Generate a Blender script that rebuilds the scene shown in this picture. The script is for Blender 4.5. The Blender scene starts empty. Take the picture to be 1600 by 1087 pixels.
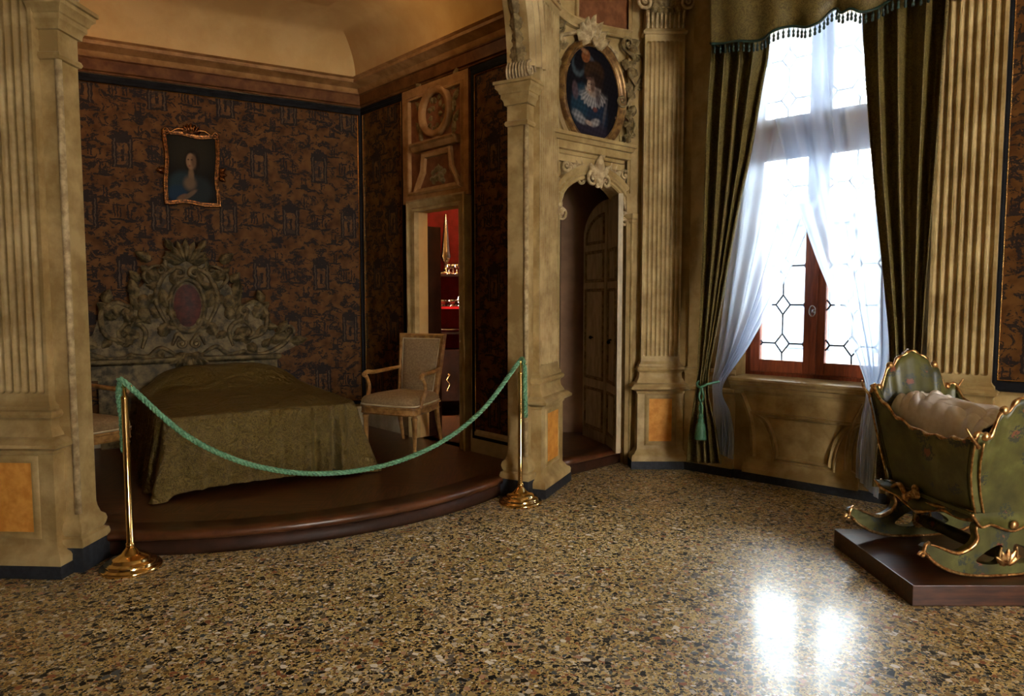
import bpy, bmesh, math, random
from math import sin, cos, pi, sqrt, atan, atan2, tan, radians, exp
from mathutils import Vector, Matrix
random.seed(7)
C = bpy.context.scene.collection
S = bpy.context.scene
# ---------------------------------------------------------------- camera
F, CX, CY, EYE = 1100.0, 800.0, 543.5, 1.43
TILT = atan(78.5 / F)
cam_d = bpy.data.cameras.new('camera'); cam = bpy.data.objects.new('camera', cam_d); C.objects.link(cam)
cam.location = (0, 0, EYE); cam.rotation_euler = (pi/2 - TILT, 0, 0)
cam_d.sensor_width = 36; cam_d.lens = F / 1600 * 36; cam_d.clip_start = .05; cam_d.clip_end = 200
S.camera = cam
S.view_settings.view_transform = 'Standard'; S.view_settings.look = 'None'
S.view_settings.gamma = 1; S.view_settings.use_curve_mapping = False
S.view_settings.exposure = 0.17
# ---------------------------------------------------------------- daylight sky and lamps
w = bpy.data.worlds.new('sky'); S.world = w; w.use_nodes = True
wb = w.node_tree.nodes['Background']; wb.inputs[0].default_value = (1, .975, .92, 1); wb.inputs[1].default_value = 38.0
try: S.cycles.max_bounces = 8; S.cycles.diffuse_bounces = 5; S.cycles.transparent_max_bounces = 16; S.cycles.sample_clamp_indirect = 6
except Exception: pass
def area(name, loc, rot, sx, sy, power, col, portal=False, spread=None):
    l = bpy.data.lights.new(name, 'AREA'); l.shape = 'RECTANGLE'; l.size = sx; l.size_y = sy; l.energy = power; l.color = col
    if portal: l.cycles.is_portal = True
    if spread: l.spread = spread
    o = bpy.data.objects.new(name, l); C.objects.link(o); o.location = loc; o.rotation_euler = rot; return o
def lamp(name, loc, power, col, r=.08):
    l = bpy.data.lights.new(name, 'POINT'); l.energy = power; l.color = col; l.shadow_soft_size = r
    o = bpy.data.objects.new(name, l); C.objects.link(o); o.location = loc; return o
# frames: a wall plane with u along it (to the right), n into the room, z up
class Fr:
    def __init__(s, ox, oy, deg): s.o = (ox, oy); s.a = radians(deg)
    def w(s, u, n=0, z=0): return Vector((s.o[0] + u*cos(s.a) + n*sin(s.a), s.o[1] + u*sin(s.a) - n*cos(s.a), z))
    def pix(s, px, py, n=0):
        r = ray(px, py); o = s.w(0, n); nx, ny = sin(s.a), -cos(s.a)
        k = (o.x*nx + o.y*ny) / (r[0]*nx + r[1]*ny)
        x, y = r[0]*k - o.x, r[1]*k - o.y
        return (x*cos(s.a) + y*sin(s.a), EYE + r[2]*k)
def ray(px, py):
    a = (px-CX)/F; b = (CY-py)/F
    return (a, cos(TILT) + b*sin(TILT), -sin(TILT) + b*cos(TILT))
def onz(px, py, z):
    r = ray(px, py); k = (z-EYE)/r[2]; return (r[0]*k, r[1]*k)
WW = Fr(1.45, 5.85, -42)                      # window wall
AR = Fr(-.036, 5.611, -47.15)                 # alcove side wall
CEN = (-2.2, 6.27)                            # centre of the curved alcove screen
DW = Fr(.30, 5.475, 40)                       # side door wall
DF = Fr(1.195, 5.97, 0)                       # pilaster right of the side door
_r = ray(565, 150)
_k = (AR.o[0]*_r[1] - AR.o[1]*_r[0]) / (sin(AR.a)*_r[0] - cos(AR.a)*_r[1])   # u of the corner
CORN = AR.w(_k); UC = _k
BK = Fr(CORN.x, CORN.y, 28.8)                 # alcove back wall (u negative to the left)
H0 = .13                                      # height of the alcove floor
ZT = 4.75
def wrot(f, away=True): return f.a
# daylight portals in the seen window and in an added fill opening
c = WW.w(.93, -.36, 2.2); o = area('window_portal', c, (pi/2, 0, WW.a + pi), 1.75, 2.9, 1, (1,1,1), True)
o.rotation_euler = Matrix(((cos(WW.a),0,-(-sin(WW.a))*-1),(sin(WW.a),0,-cos(WW.a)),(0,1,0))).to_euler()
def aim(o, d): o.rotation_euler = Vector(d).to_track_quat('-Z', 'Y').to_euler()
aim(o, (sin(WW.a), -cos(WW.a), 0))
c = WW.w(3.95, -.30, 3.95); o = area('fill_portal_right', c, (0,0,0), 1.0, .8, 1, (1,1,1), True); aim(o, (sin(WW.a), -cos(WW.a), 0))  # portal for the high fill opening, added out of view
o = area('fill_light_behind', (4.5, -3.9, 2.3), (0,0,0), 1.5, 2.4, 9, (1,.90,.70)); aim(o, (-.45, 1, -.12))  # warm fill light added behind the camera
lamp('alcove_lamp', (-3.35, 4.75, 3.35), 8, (1,.52,.20), .15)
lamp('alcove_lamp_right', (-1.0, 5.6, 3.65), 3.6, (1,.66,.30), .15)
lamp('side_room_lamp', (-.62, 6.95, 2.6), 1.6, (1,.8,.55), .05)
# ---------------------------------------------------------------- object helpers
def tag(o, label=None, cat=None, group=None, kind=None):
    for k, v in (('label', label), ('category', cat), ('group', group), ('kind', kind)):
        if v: o[k] = v
    return o
def thing(name, label, cat, loc=(0,0,0), rz=0, group=None):
    o = bpy.data.objects.new(name, None); C.objects.link(o); o.location = loc; o.rotation_euler = (0,0,rz); o.empty_display_size = .1
    return tag(o, label, cat, group)
def fthing(name, label, cat, f, u=0, n=0, z=0, group=None): return thing(name, label, cat, f.w(u, n, z), f.a, group)
def copy_tree(o, parent=None):
    c = o.copy(); C.objects.link(c)
    if parent: c.parent = parent
    for ch in list(o.children): copy_tree(ch, c)
    return c
def cr(pts, n=6, closed=False):
    pts = [Vector(p) for p in pts]; out = []; N = len(pts)
    for i in range(N if closed else N-1):
        g = (lambda k: pts[k % N]) if closed else (lambda k: pts[max(0, min(N-1, k))])
        p0, p1, p2, p3 = g(i-1), g(i), g(i+1), g(i+2)
        for k in range(n):
            t = k/n
            out.append(.5*((2*p1) + (p2-p0)*t + (2*p0-5*p1+4*p2-p3)*t*t + (3*p1-p0-3*p2+p3)*t**3))
    if not closed: out.append(pts[-1].copy())
    return out
class B:
    def __init__(s): s.bm = bmesh.new()
    def grid(s, fn, nu, nv, closeu=False, flip=False):
        R = [[s.bm.verts.new(fn(i/nu, j/nv)) for i in range(nu + (0 if closeu else 1))] for j in range(nv+1)]
        m = len(R[0])
        for j in range(nv):
            for i in range(nu):
                q = [R[j][i], R[j][(i+1) % m], R[j+1][(i+1) % m], R[j+1][i]]
                if flip: q.reverse()
                try: s.bm.faces.new(q)
                except ValueError: pass
        return R
    def rows(s, R, closeu=False, flip=False, capa=False, capb=False):
        V = [[s.bm.verts.new(p) for p in r] for r in R]; m = len(V[0])
        for j in range(len(V)-1):
            for i in range(m if closeu else m-1):
                q = [V[j][i], V[j][(i+1) % m], V[j+1][(i+1) % m], V[j+1][i]]
                if flip: q.reverse()
                try: s.bm.faces.new(q)
                except ValueError: pass
        if capa: s.face(V[0][::-1])
        if capb: s.face(V[-1])
        return V
    def face(s, vs):
        try: return s.bm.faces.new(vs)
        except ValueError: return None
    def poly(s, pts): return s.face([s.bm.verts.new(p) for p in pts])
    def box(s, x0, x1, y0, y1, z0, z1, bev=0):
        r = bmesh.ops.create_cube(s.bm, size=1)['verts']
        for v in r: v.co = Vector(((x0+x1)/2 + v.co.x*(x1-x0), (y0+y1)/2 + v.co.y*(y1-y0), (z0+z1)/2 + v.co.z*(z1-z0)))
        if bev:
            es = {e for v in r for e in v.link_edges}
            bmesh.ops.bevel(s.bm, geom=list(es), offset=bev, segments=2, affect='EDGES', profile=.6)
    def tube(s, pts, r, seg=8, flat=1.0, cap=True):
        pts = [Vector(p) for p in pts]; n = len(pts); R = []
        up = None
        for i, p in enumerate(pts):
            d = (pts[min(i+1, n-1)] - pts[max(i-1, 0)])
            if d.length < 1e-9: d = Vector((0,0,1))
            d.normalize()
            if up is None:
                up = Vector((0,-1,0)) if abs(d.y) < .9 else Vector((1,0,0))
            up = (up - d*up.dot(d)); up = up.normalized() if up.length > 1e-6 else Vector((1,0,0))
            sd = d.cross(up); rr = r(i/(n-1)) if callable(r) else (r[i] if isinstance(r, (list, tuple)) else r)
            R.append([p + sd*cos(a)*rr + up*sin(a)*rr*flat for a in [2*pi*k/seg for k in range(seg)]])
        s.rows(R, True, False, cap, cap)
    def lathe(s, prof, seg=24, c=(0,0,0), capa=True, capb=True):
        R = [[(c[0]+r*cos(2*pi*k/seg), c[1]+r*sin(2*pi*k/seg), c[2]+z) for k in range(seg)] for r, z in prof]
        s.rows(R, True, False, capa, capb)
    def sweep(s, path, prof, mp, closed=False, cap=True):
        path = [Vector(p) for p in path]; n = len(path); R = []
        for i, p in enumerate(path):
            a = path[i-1] if (closed or i > 0) else None; b = path[(i+1) % n] if (closed or i < n-1) else None
            ns = []
            for q0, q1 in ((a, p), (p, b)):
                if q0 is None or q1 is None: continue
                d = (q1-q0)
                if d.length < 1e-9: continue
                d.normalize(); ns.append(Vector((d.y, -d.x)))
            m = sum(ns, Vector((0,0))); m.normalize(); k = 1/max(.35, m.dot(ns[0]))
            R.append([mp(p.x + m.x*k*o, p.y + m.y*k*o, h) for o, h in prof])
        if closed: R.append(R[0])
        V = s.rows(R)
        if cap and not closed: s.face(V[0]); s.face(V[-1][::-1])
        return V
    def ball(s, c, rx, ry=None, rz=None, seg=12, rot=None):
        r = bmesh.ops.create_uvsphere(s.bm, u_segments=seg, v_segments=max(6, seg*2//3), radius=1)['verts']
        for v in r:
            q = Vector((v.co.x*rx, v.co.y*(ry or rx), v.co.z*(rz or rx)))
            if rot: q = rot @ q
            v.co = Vector(c) + q
    def leaf(s, x, z, ang, L, W, n0=0, bulge=.02, curl=.02, lobes=4, y0=0, nu=8, nv=12):
        dx, dz = cos(ang), sin(ang)
        def fn(a, t):
            q = a*2-1; wd = W*(sin(pi*min(1, t**.75*.97+.03))**.8)*(1+.28*abs(sin(lobes*pi*t)))
            if abs(q) < .99: pass
            e = q*wd
            n = n0 + bulge*(1-q*q)*sin(pi*min(1, t*.85+.15)) + .22*bulge*cos(5*pi*q)*(1-abs(q)) + curl*t*t*(1-q*q*.5)
            return (x + dx*t*L - dz*e, y0 - n, z + dz*t*L + dx*e)
        s.grid(fn, nu, nv)
    def spiral(s, x, z, r, turns=1.6, a0=0, sg=1, n=0, th=.012, y0=0, steps=26):
        P = []; 
        for i in range(steps+1):
            t = i/steps; a = a0 + sg*turns*2*pi*t; rr = r*(1-t)**.9 + .05*r
            P.append((x+rr*cos(a), y0-n-.3*th*t, z+rr*sin(a)))
        s.tube(P, lambda t: th*(1-.55*t), 7)
        s.ball((x, y0-n, z), th*.9, seg=8)
    def scroll(s, pts, th, n=.01, r0=None, r1=None, y0=0):
        P = cr([(p[0], 0, p[1]) for p in pts], 8)
        s.tube([(p.x, y0-n, p.z) for p in P], lambda t: th*(.55+.45*sin(pi*min(1, max(0, t)))), 7)
        for e, rr, q in ((P[0], r0, P[1]), (P[-1], r1, P[-2])):
            if rr:
                d = Vector((e.x-q.x, e.z-q.z)).normalized(); sg = 1 if rr > 0 else -1; rr = abs(rr)
                nx, nz = -d.y*sg, d.x*sg; cx, cz = e.x+nx*rr, e.z+nz*rr
                s.spiral(cx, cz, rr, 1.5, atan2(e.z-cz, e.x-cx), sg, n, th*.8, y0)
    def build(s, name, mat, parent=None, smooth=True, f=None, loc=None, ang=None, solid=0, recalc=True, u=0, n=0, z=0):
        if recalc: bmesh.ops.recalc_face_normals(s.bm, faces=s.bm.faces)
        me = bpy.data.meshes.new(name); s.bm.to_mesh(me); s.bm.free()
        if smooth:
            for p in me.polygons: p.use_smooth = True
        o = bpy.data.objects.new(name, me); C.objects.link(o); me.materials.append(mat)
        if smooth == 'auto':
            try: me.set_sharp_from_angle(angle=radians(38))
            except Exception: pass
        if parent: o.parent = parent
        if f: o.location = f.w(u, n, z); o.rotation_euler = (0,0,f.a)
        if loc: o.location = loc
        if ang is not None: o.rotation_euler = (0,0,ang)
        if solid:
            m = o.modifiers.new('solid', 'SOLIDIFY'); m.thickness = solid; m.offset = 0
        return o
MW = lambda a, b, h: (a, -h, b)               # wall plane (x,z) + height off the wall
MH = lambda a, b, h: (a, b, h)                # horizontal plane + height
def struct(b, name, mat, **k): return tag(b.build(name, mat, **k), kind='structure')
# ---------------------------------------------------------------- materials
class N:
    """tiny expression wrapper for shader maths"""
    def __init__(s, nt, sock): s.nt = nt; s.k = sock
    def _m(s, op, b=None, c=None):
        n = s.nt.nodes.new('ShaderNodeMath'); n.operation = op; s.nt.links.new(s.k, n.inputs[0])
        for i, v in ((1, b), (2, c)):
            if v is None: continue
            if isinstance(v, N): s.nt.links.new(v.k, n.inputs[i])
            else: n.inputs[i].default_value = v
        return N(s.nt, n.outputs[0])
    def __add__(s, b): return s._m('ADD', b)
    def __sub__(s, b): return s._m('SUBTRACT', b)
    def __mul__(s, b): return s._m('MULTIPLY', b)
    def lt(s, b): return s._m('LESS_THAN', b)
    def gt(s, b): return s._m('GREATER_THAN', b)
    def mn(s, b): return s._m('MINIMUM', b)
    def mx(s, b): return s._m('MAXIMUM', b)
    def ab(s): return s._m('ABSOLUTE')
    def fr(s): return s._m('FRACT')
    def fl(s): return s._m('FLOOR')
    def wrap(s, p): return (s*(1/p)).fr()._m('SUBTRACT', .5)*p
def newmat(name):
    m = bpy.data.materials.new(name); m.use_nodes = True; nt = m.node_tree; return m, nt, nt.nodes['Principled BSDF']
def mixc(nt, fac, a, b, mode='MIX'):
    n = nt.nodes.new('ShaderNodeMix'); n.data_type = 'RGBA'; n.blend_type = mode
    for i, v in ((0, fac), (6, a), (7, b)):
        if isinstance(v, N): v = v.k
        if isinstance(v, bpy.types.NodeSocket): nt.links.new(v, n.inputs[i])
        elif i == 0: n.inputs[0].default_value = v
        else: n.inputs[i].default_value = (*v, 1)
    return n.outputs[2]
def coord(nt, kind='Object', scale=(1,1,1)):
    t = nt.nodes.new('ShaderNodeTexCoord'); m = nt.nodes.new('ShaderNodeMapping'); m.inputs['Scale'].default_value = scale
    nt.links.new(t.outputs[kind], m.inputs[0]); return m.outputs[0]
def noise(nt, vec, scale, detail=4, rough=.6, dist=0):
    n = nt.nodes.new('ShaderNodeTexNoise'); n.inputs['Scale'].default_value = scale; n.inputs['Detail'].default_value = detail
    n.inputs['Roughness'].default_value = rough; n.inputs['Distortion'].default_value = dist; nt.links.new(vec, n.inputs['Vector']); return n
def ramp(nt, sock, stops, interp='LINEAR'):
    r = nt.nodes.new('ShaderNodeValToRGB'); r.color_ramp.interpolation = interp; e = r.color_ramp.elements
    while len(e) < len(stops): e.new(.5)
    for q, (p, c_) in zip(e, stops): q.position = p; q.color = (*c_, 1) if len(c_) == 3 else c_
    nt.links.new(sock.k if isinstance(sock, N) else sock, r.inputs[0]); return r.outputs[0]
def bump(nt, bs, h, dist=.005, strength=.6):
    b = nt.nodes.new('ShaderNodeBump'); b.inputs['Distance'].default_value = dist; b.inputs['Strength'].default_value = strength
    nt.links.new(h.k if isinstance(h, N) else h, b.inputs['Height']); nt.links.new(b.outputs[0], bs.inputs['Normal'])
def simple(name, a, b=None, rough=.5, metal=0, sc=8, bmp=.002, bsc=40, scale=(1,1,1), spec=None, lo=.4, hi=.62, coat=0):
    m, nt, bs = newmat(name); v = coord(nt, scale=scale)
    bs.inputs['Roughness'].default_value = rough; bs.inputs['Metallic'].default_value = metal
    if spec is not None: bs.inputs['Specular IOR Level'].default_value = spec
    if coat: bs.inputs['Coat Weight'].default_value = coat; bs.inputs['Coat Roughness'].default_value = .12
    if b: nt.links.new(ramp(nt, noise(nt, v, sc, 6).outputs[0], [(lo, a), (hi, b)]), bs.inputs['Base Color'])
    else: bs.inputs['Base Color'].default_value = (*a, 1)
    if bmp: bump(nt, bs, noise(nt, v, bsc, 5).outputs[0], bmp, .5)
    return m
M = {}
M['cream'] = simple('cream_paint', (.31,.20,.070), (.50,.36,.155), .5, sc=5, bmp=.003, bsc=60, spec=.3)
M['beige'] = simple('beige_plaster', (.27,.175,.062), (.42,.29,.12), .6, spec=.2, sc=4, bmp=.003, bsc=50)
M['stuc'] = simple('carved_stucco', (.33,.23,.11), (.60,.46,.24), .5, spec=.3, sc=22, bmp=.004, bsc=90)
M['darkcarving'] = simple('olive_carving', (.14,.095,.038), (.30,.215,.095), .5, spec=.15, sc=25, bmp=.004, bsc=90)  # dark olive-brown colour of carved ornament and some mouldings
M['cove'] = simple('ochre_plaster', (.52,.32,.12), (.60,.39,.16), .75, spec=.1, sc=2.5, bmp=.002, bsc=30)
M['brownwood'] = simple('brown_cornice', (.095,.032,.009), (.17,.066,.018), .5, spec=.12, sc=7, bmp=.002)
M['tanwood'] = simple('tan_cornice', (.27,.13,.042), (.40,.205,.07), .5, spec=.15, sc=9, bmp=.002)
M['orange'] = simple('orange_marbling', (.64,.25,.035), (.80,.37,.07), .5, spec=.2, sc=14, bmp=.001)
M['redbrown'] = simple('redbrown_panel', (.16,.055,.02), (.25,.10,.04), .5, spec=.2, sc=12)
M['black'] = simple('black_lacquer', (.008,.008,.009), (.014,.014,.016), .6, spec=.05, sc=8, bmp=0)
M['blackstone'] = simple('black_stone', (.010,.012,.016), (.022,.025,.032), .65, sc=30, bmp=.001)
M['gilt'] = simple('gilding', (.72,.40,.13), (.95,.62,.26), .26, 1, sc=30, bmp=.003, bsc=60)
M['brass'] = simple('polished_brass', (.80,.50,.16), (.95,.68,.30), .13, 1, sc=3, bmp=0)
M['silver'] = simple('silver', (.85,.80,.72), None, .16, 1, bmp=.002, bsc=50)
M['white'] = simple('white_paint', (.42,.36,.24), (.55,.48,.34), .5, sc=8)
M['frame_wood'] = simple('mahogany_frame', (.20,.045,.018), (.32,.075,.026), .32, sc=6, scale=(8,8,1), bmp=.001)
M['platform'] = simple('dark_oak', (.035,.010,.004), (.085,.026,.009), .33, sc=5, scale=(1,9,9), bmp=.001)
M['chairwood'] = simple('gilded_chair_wood', (.24,.11,.028), (.45,.24,.07), .4, sc=18, bmp=.002)
M['upholstery'] = simple('taupe_upholstery', (.24,.15,.065), (.33,.22,.10), .8, sc=60, bmp=.002, bsc=300)
M['piping'] = simple('pale_piping', (.55,.44,.26), (.66,.55,.35), .6)
M['redcloth'] = simple('crimson_lining', (.22,.006,.006), (.32,.010,.010), .7, sc=10)
M['dark_gilt'] = simple('dark_red_gilding', (.06,.018,.006), (.30,.12,.03), .24, .85, sc=40, bmp=.003, bsc=60)
M['nosing'] = simple('dark_walnut_edge', (.060,.020,.007), (.13,.045,.015), .32, sc=6, bmp=.001)
M['room'] = simple('dark_unseen_walls', (.09,.05,.022), (.14,.08,.035), .8)  # unseen walls kept dark brown to cut the bounced light
M['darkred'] = simple('dark_red_painting', (.03,.010,.007), (.11,.03,.018), .5, spec=.15, sc=14)
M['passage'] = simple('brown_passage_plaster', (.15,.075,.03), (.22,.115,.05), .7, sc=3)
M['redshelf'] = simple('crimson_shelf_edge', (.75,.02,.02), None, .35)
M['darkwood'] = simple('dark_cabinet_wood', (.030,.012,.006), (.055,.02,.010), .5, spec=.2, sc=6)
M['doorgrey'] = simple('olive_grey_door', (.34,.26,.14), (.50,.39,.22), .5, sc=6, scale=(4,4,1), bmp=.002)
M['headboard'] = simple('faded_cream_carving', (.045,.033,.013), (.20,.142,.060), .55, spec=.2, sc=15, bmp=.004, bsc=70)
M['linen'] = simple('white_linen', (.84,.78,.72), (.92,.88,.84), .8, sc=30, bmp=.001, bsc=200)
M['ropegreen'] = simple('green_rope', (.075,.23,.12), (.22,.46,.26), .55, sc=90, bmp=.001, bsc=300)
M['tasselgreen'] = simple('green_silk', (.03,.12,.06), (.08,.22,.11), .5, sc=60, scale=(6,6,.6))
M['fringe'] = simple('dark_green_fringe', (.010,.03,.022), (.02,.055,.04), .5, sc=60)
M['lead'] = simple('lead', (.10,.12,.16), None, .5, .6)
def m_terrazzo():
    m, nt, bs = newmat('terrazzo'); v = coord(nt)
    def vor(sc, rnd=1, feat='F1'):
        n = nt.nodes.new('ShaderNodeTexVoronoi'); n.feature = feat; n.inputs['Scale'].default_value = sc; n.inputs['Randomness'].default_value = rnd
        nt.links.new(dv, n.inputs['Vector']); return n
    wn = noise(nt, v, 22, 3); ad = nt.nodes.new('ShaderNodeMixRGB'); ad.blend_type = 'ADD'; ad.inputs[0].default_value = .018
    nt.links.new(v, ad.inputs[1]); nt.links.new(wn.outputs['Color'], ad.inputs[2]); dv = ad.outputs[0]
    base = ramp(nt, noise(nt, v, 2.2, 5).outputs[0], [(.35, (.52,.36,.11)), (.52, (.68,.50,.18)), (.68, (.78,.62,.30))])
    chips = [(0, (.002,.0025,.003)), (.27, (.010,.011,.014)), (.33, (.06,.04,.02)), (.36, (.30,.17,.04)), (.46, (.20,.15,.09)), (.53, (.50,.36,.15)), (.62, (.16,.14,.13)), (.70, (.36,.12,.05)), (.76, (.62,.55,.44)), (.84, (.10,.12,.14)), (.90, (.55,.30,.19)), (.94, (.86,.80,.72))]
    col = base
    for sc, thr in ((140, .58), (72, .46), (40, .24)):
        a = vor(sc); e = vor(sc, 1, 'DISTANCE_TO_EDGE')
        sep = nt.nodes.new('ShaderNodeSeparateColor'); nt.links.new(a.outputs['Color'], sep.inputs[0])
        pc = ramp(nt, sep.outputs[0], chips, 'CONSTANT')
        pick = N(nt, sep.outputs[1]).lt(thr); inn = N(nt, e.outputs['Distance']).gt(.055)
        col = mixc(nt, pick*inn, col, pc)
    nt.links.new(col, bs.inputs['Base Color'])
    nt.links.new(ramp(nt, noise(nt, v, 5, 5).outputs[0], [(.35, (.36,)*3), (.7, (.46,)*3)]), bs.inputs['Roughness'])
    bs.inputs['Specular IOR Level'].default_value = .30; bs.inputs['Coat Weight'].default_value = .24; bs.inputs['Coat Roughness'].default_value = .15
    bump(nt, bs, noise(nt, v, 9, 2).outputs[0], .0022, .35)
    return m
M['terrazzo'] = m_terrazzo()
def m_parquet():
    m, nt, bs = newmat('walnut_parquet'); v = coord(nt)
    sp = nt.nodes.new('ShaderNodeSeparateXYZ'); nt.links.new(v, sp.inputs[0])
    X, Y = N(nt, sp.outputs[0]), N(nt, sp.outputs[1])
    bx = (X*(1/.6)).fl(); by = (Y*(1/.6)).fl(); par = ((bx+by)*.5).fr().gt(.25)
    wn = nt.nodes.new('ShaderNodeTexWave'); wn.inputs['Scale'].default_value = 3; wn.inputs['Distortion'].default_value = 6; wn.inputs['Detail'].default_value = 3; nt.links.new(v, wn.inputs[0])
    gx = coord(nt, scale=(3,30,1)); gy = coord(nt, scale=(30,3,1))
    a = noise(nt, gx, 2, 5).outputs[0]; b2 = noise(nt, gy, 2, 5).outputs[0]
    g = mixc(nt, par, a, b2)
    c_ = ramp(nt, g, [(.3, (.035,.012,.005)), (.5, (.085,.030,.011)), (.72, (.17,.065,.022))])
    ln = X.wrap(.15).ab().gt(.073).mx(Y.wrap(.6).ab().gt(.297))
    nt.links.new(mixc(nt, ln*.7, c_, (.012,.005,.003)), bs.inputs['Base Color'])
    bs.inputs['Roughness'].default_value = .3; bump(nt, bs, g, .001, .4); return m
M['parquet'] = m_parquet()
def m_wallpaper():
    m, nt, bs = newmat('toile_wallpaper'); v = coord(nt)
    w1 = noise(nt, v, 26, 3); w2 = noise(nt, v, 9, 2)
    sp = nt.nodes.new('ShaderNodeSeparateXYZ'); nt.links.new(v, sp.inputs[0])
    s1 = nt.nodes.new('ShaderNodeSeparateColor'); nt.links.new(w1.outputs['Color'], s1.inputs[0])
    X = N(nt, sp.outputs[0]) + N(nt, s1.outputs[0])*.035; Z = N(nt, sp.outputs[2]) + N(nt, s1.outputs[1])*.035
    row = (Z*(1/.52)).fl(); off = row.fr()*0 + (row*.5).fr()*.56      # half-drop repeat
    x = (X+off).wrap(.56); z = Z.wrap(.52)
    def box(cx, cz, hx, hz): return (x-cx).ab().lt(hx)*(z-cz).ab().lt(hz)
    U = lambda *a: a[0] if len(a) == 1 else a[0].mx(U(*a[1:]))
    shrine = box(0, .01, .078, .135)
    inner = box(0, -.01, .040, .095)
    colm = U(box(-.058, .0, .005, .12), box(.058, .0, .005, .12))
    fig = box(0, -.02, .011, .05)
    caps = U(box(0, .145, .078, .010), box(0, .163, .05, .010), box(0, -.115, .08, .012), box(0, .182, .02, .012))
    ruin = U(box(.20, .02, .006, .05), box(.225, .03, .006, .062), box(.25, .01, .007, .045), box(-.255, .02, .006, .055), box(-.23, .0, .006, .04), box(.235, -.05, .07, .008), box(-.25, -.06, .05, .010), box(.235, .075, .045, .006))
    ruin2 = U(box(-.15, -.17, .03, .02), box(-.17, -.14, .005, .05), box(-.13, -.14, .005, .045), box(-.15, -.195, .075, .008), box(.13, .19, .006, .05), box(.15, .18, .006, .04), box(.14, .135, .06, .007))
    ground = N(nt, noise(nt, coord(nt, scale=(1,1,1.35)), 10, 5, .7, .9).outputs[0])
    folia = ground.gt(.528); fine = N(nt, noise(nt, v, 60, 3, .7).outputs[0]).gt(.40)
    d = U(shrine*(inner*-1+1), colm, fig, caps, ruin, ruin2, folia*fine)
    brk = N(nt, noise(nt, v, 45, 4, .7).outputs[0]).gt(.36)
    base = ramp(nt, w2.outputs[0], [(.3, (.062,.021,.005)), (.65, (.140,.060,.014))])
    col = mixc(nt, d*brk*.9, base, (.012,.010,.011))
    hi = colm.mx(inner*fine*(fig*-1+1)*.35)
    col = mixc(nt, hi*.30, col, (.22,.14,.07))
    nt.links.new(col, bs.inputs['Base Color']); bs.inputs['Roughness'].default_value = .62; bs.inputs['Specular IOR Level'].default_value = .12; return m
M['wallpaper'] = m_wallpaper()
def m_damask(name, a, b, sheen=.3, sc=13, trans=0, rough=.5, wr=False):
    m, nt, bs = newmat(name); v = coord(nt)
    n1 = noise(nt, v, sc, 5, .6, 1.6); n2 = noise(nt, v, 160, 2)
    k = N(nt, n1.outputs[0])._m('MULTIPLY', 7).fr()
    c_ = mixc(nt, ramp(nt, k, [(.35, (0,0,0)), (.55, (1,1,1))]), a, b)
    c_ = mixc(nt, .35, c_, ramp(nt, n2.outputs[0], [(.3, tuple(x*.5 for x in a)), (.7, b)]))
    nt.links.new(c_, bs.inputs['Base Color']); bs.inputs['Roughness'].default_value = rough; bs.inputs['Sheen Weight'].default_value = sheen
    bs.inputs['Sheen Tint'].default_value = (*b, 1)
    if wr: bump(nt, bs, N(nt, noise(nt, v, 4.2, 2, .5, 1.6).outputs[0])*8 + k*.5, .012, .8)
    else: bump(nt, bs, k, .0015, .5)
    if trans:
        out = nt.nodes['Material Output']; tr = nt.nodes.new('ShaderNodeBsdfTranslucent'); nt.links.new(c_, tr.inputs[0])
        mx = nt.nodes.new('ShaderNodeMixShader'); mx.inputs[0].default_value = trans
        nt.links.new(bs.outputs[0], mx.inputs[1]); nt.links.new(tr.outputs[0], mx.inputs[2]); nt.links.new(mx.outputs[0], out.inputs[0])
    return m
M['drape'] = m_damask('olive_gold_damask', (.12,.080,.020), (.25,.18,.048), .1, 16, .28)
M['cover'] = m_damask('olive_brocade', (.095,.060,.011), (.24,.165,.038), .05, 20, 0, .42, True)
def m_sheer():
    m, nt, bs = newmat('white_voile'); out = nt.nodes['Material Output']; nt.nodes.remove(bs)
    t = nt.nodes.new('ShaderNodeBsdfTransparent'); t.inputs[0].default_value = (.96,.98,1,1)
    tl = nt.nodes.new('ShaderNodeBsdfTranslucent'); tl.inputs[0].default_value = (.66,.76,.93,1)
    df = nt.nodes.new('ShaderNodeBsdfDiffuse'); df.inputs[0].default_value = (.78,.84,.98,1)
    a = nt.nodes.new('ShaderNodeMixShader'); a.inputs[0].default_value = .25; nt.links.new(tl.outputs[0], a.inputs[1]); nt.links.new(df.outputs[0], a.inputs[2])
    b = nt.nodes.new('ShaderNodeMixShader'); b.inputs[0].default_value = .66; nt.links.new(t.outputs[0], b.inputs[1]); nt.links.new(a.outputs[0], b.inputs[2])
    nt.links.new(b.outputs[0], out.inputs[0]); return m
M['sheer'] = m_sheer()
def m_glass():
    m, nt, bs = newmat('window_glass'); out = nt.nodes['Material Output']; nt.nodes.remove(bs)
    t = nt.nodes.new('ShaderNodeBsdfTransparent'); t.inputs[0].default_value = (.90,.96,1,1); g = nt.nodes.new('ShaderNodeBsdfGlossy'); g.inputs[1].default_value = .04
    fr = nt.nodes.new('ShaderNodeFresnel'); mx = nt.nodes.new('ShaderNodeMixShader'); nt.links.new(fr.outputs[0], mx.inputs[0])
    nt.links.new(t.outputs[0], mx.inputs[1]); nt.links.new(g.outputs[0], mx.inputs[2]); nt.links.new(mx.outputs[0], out.inputs[0]); return m
M['glass'] = m_glass()
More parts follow.
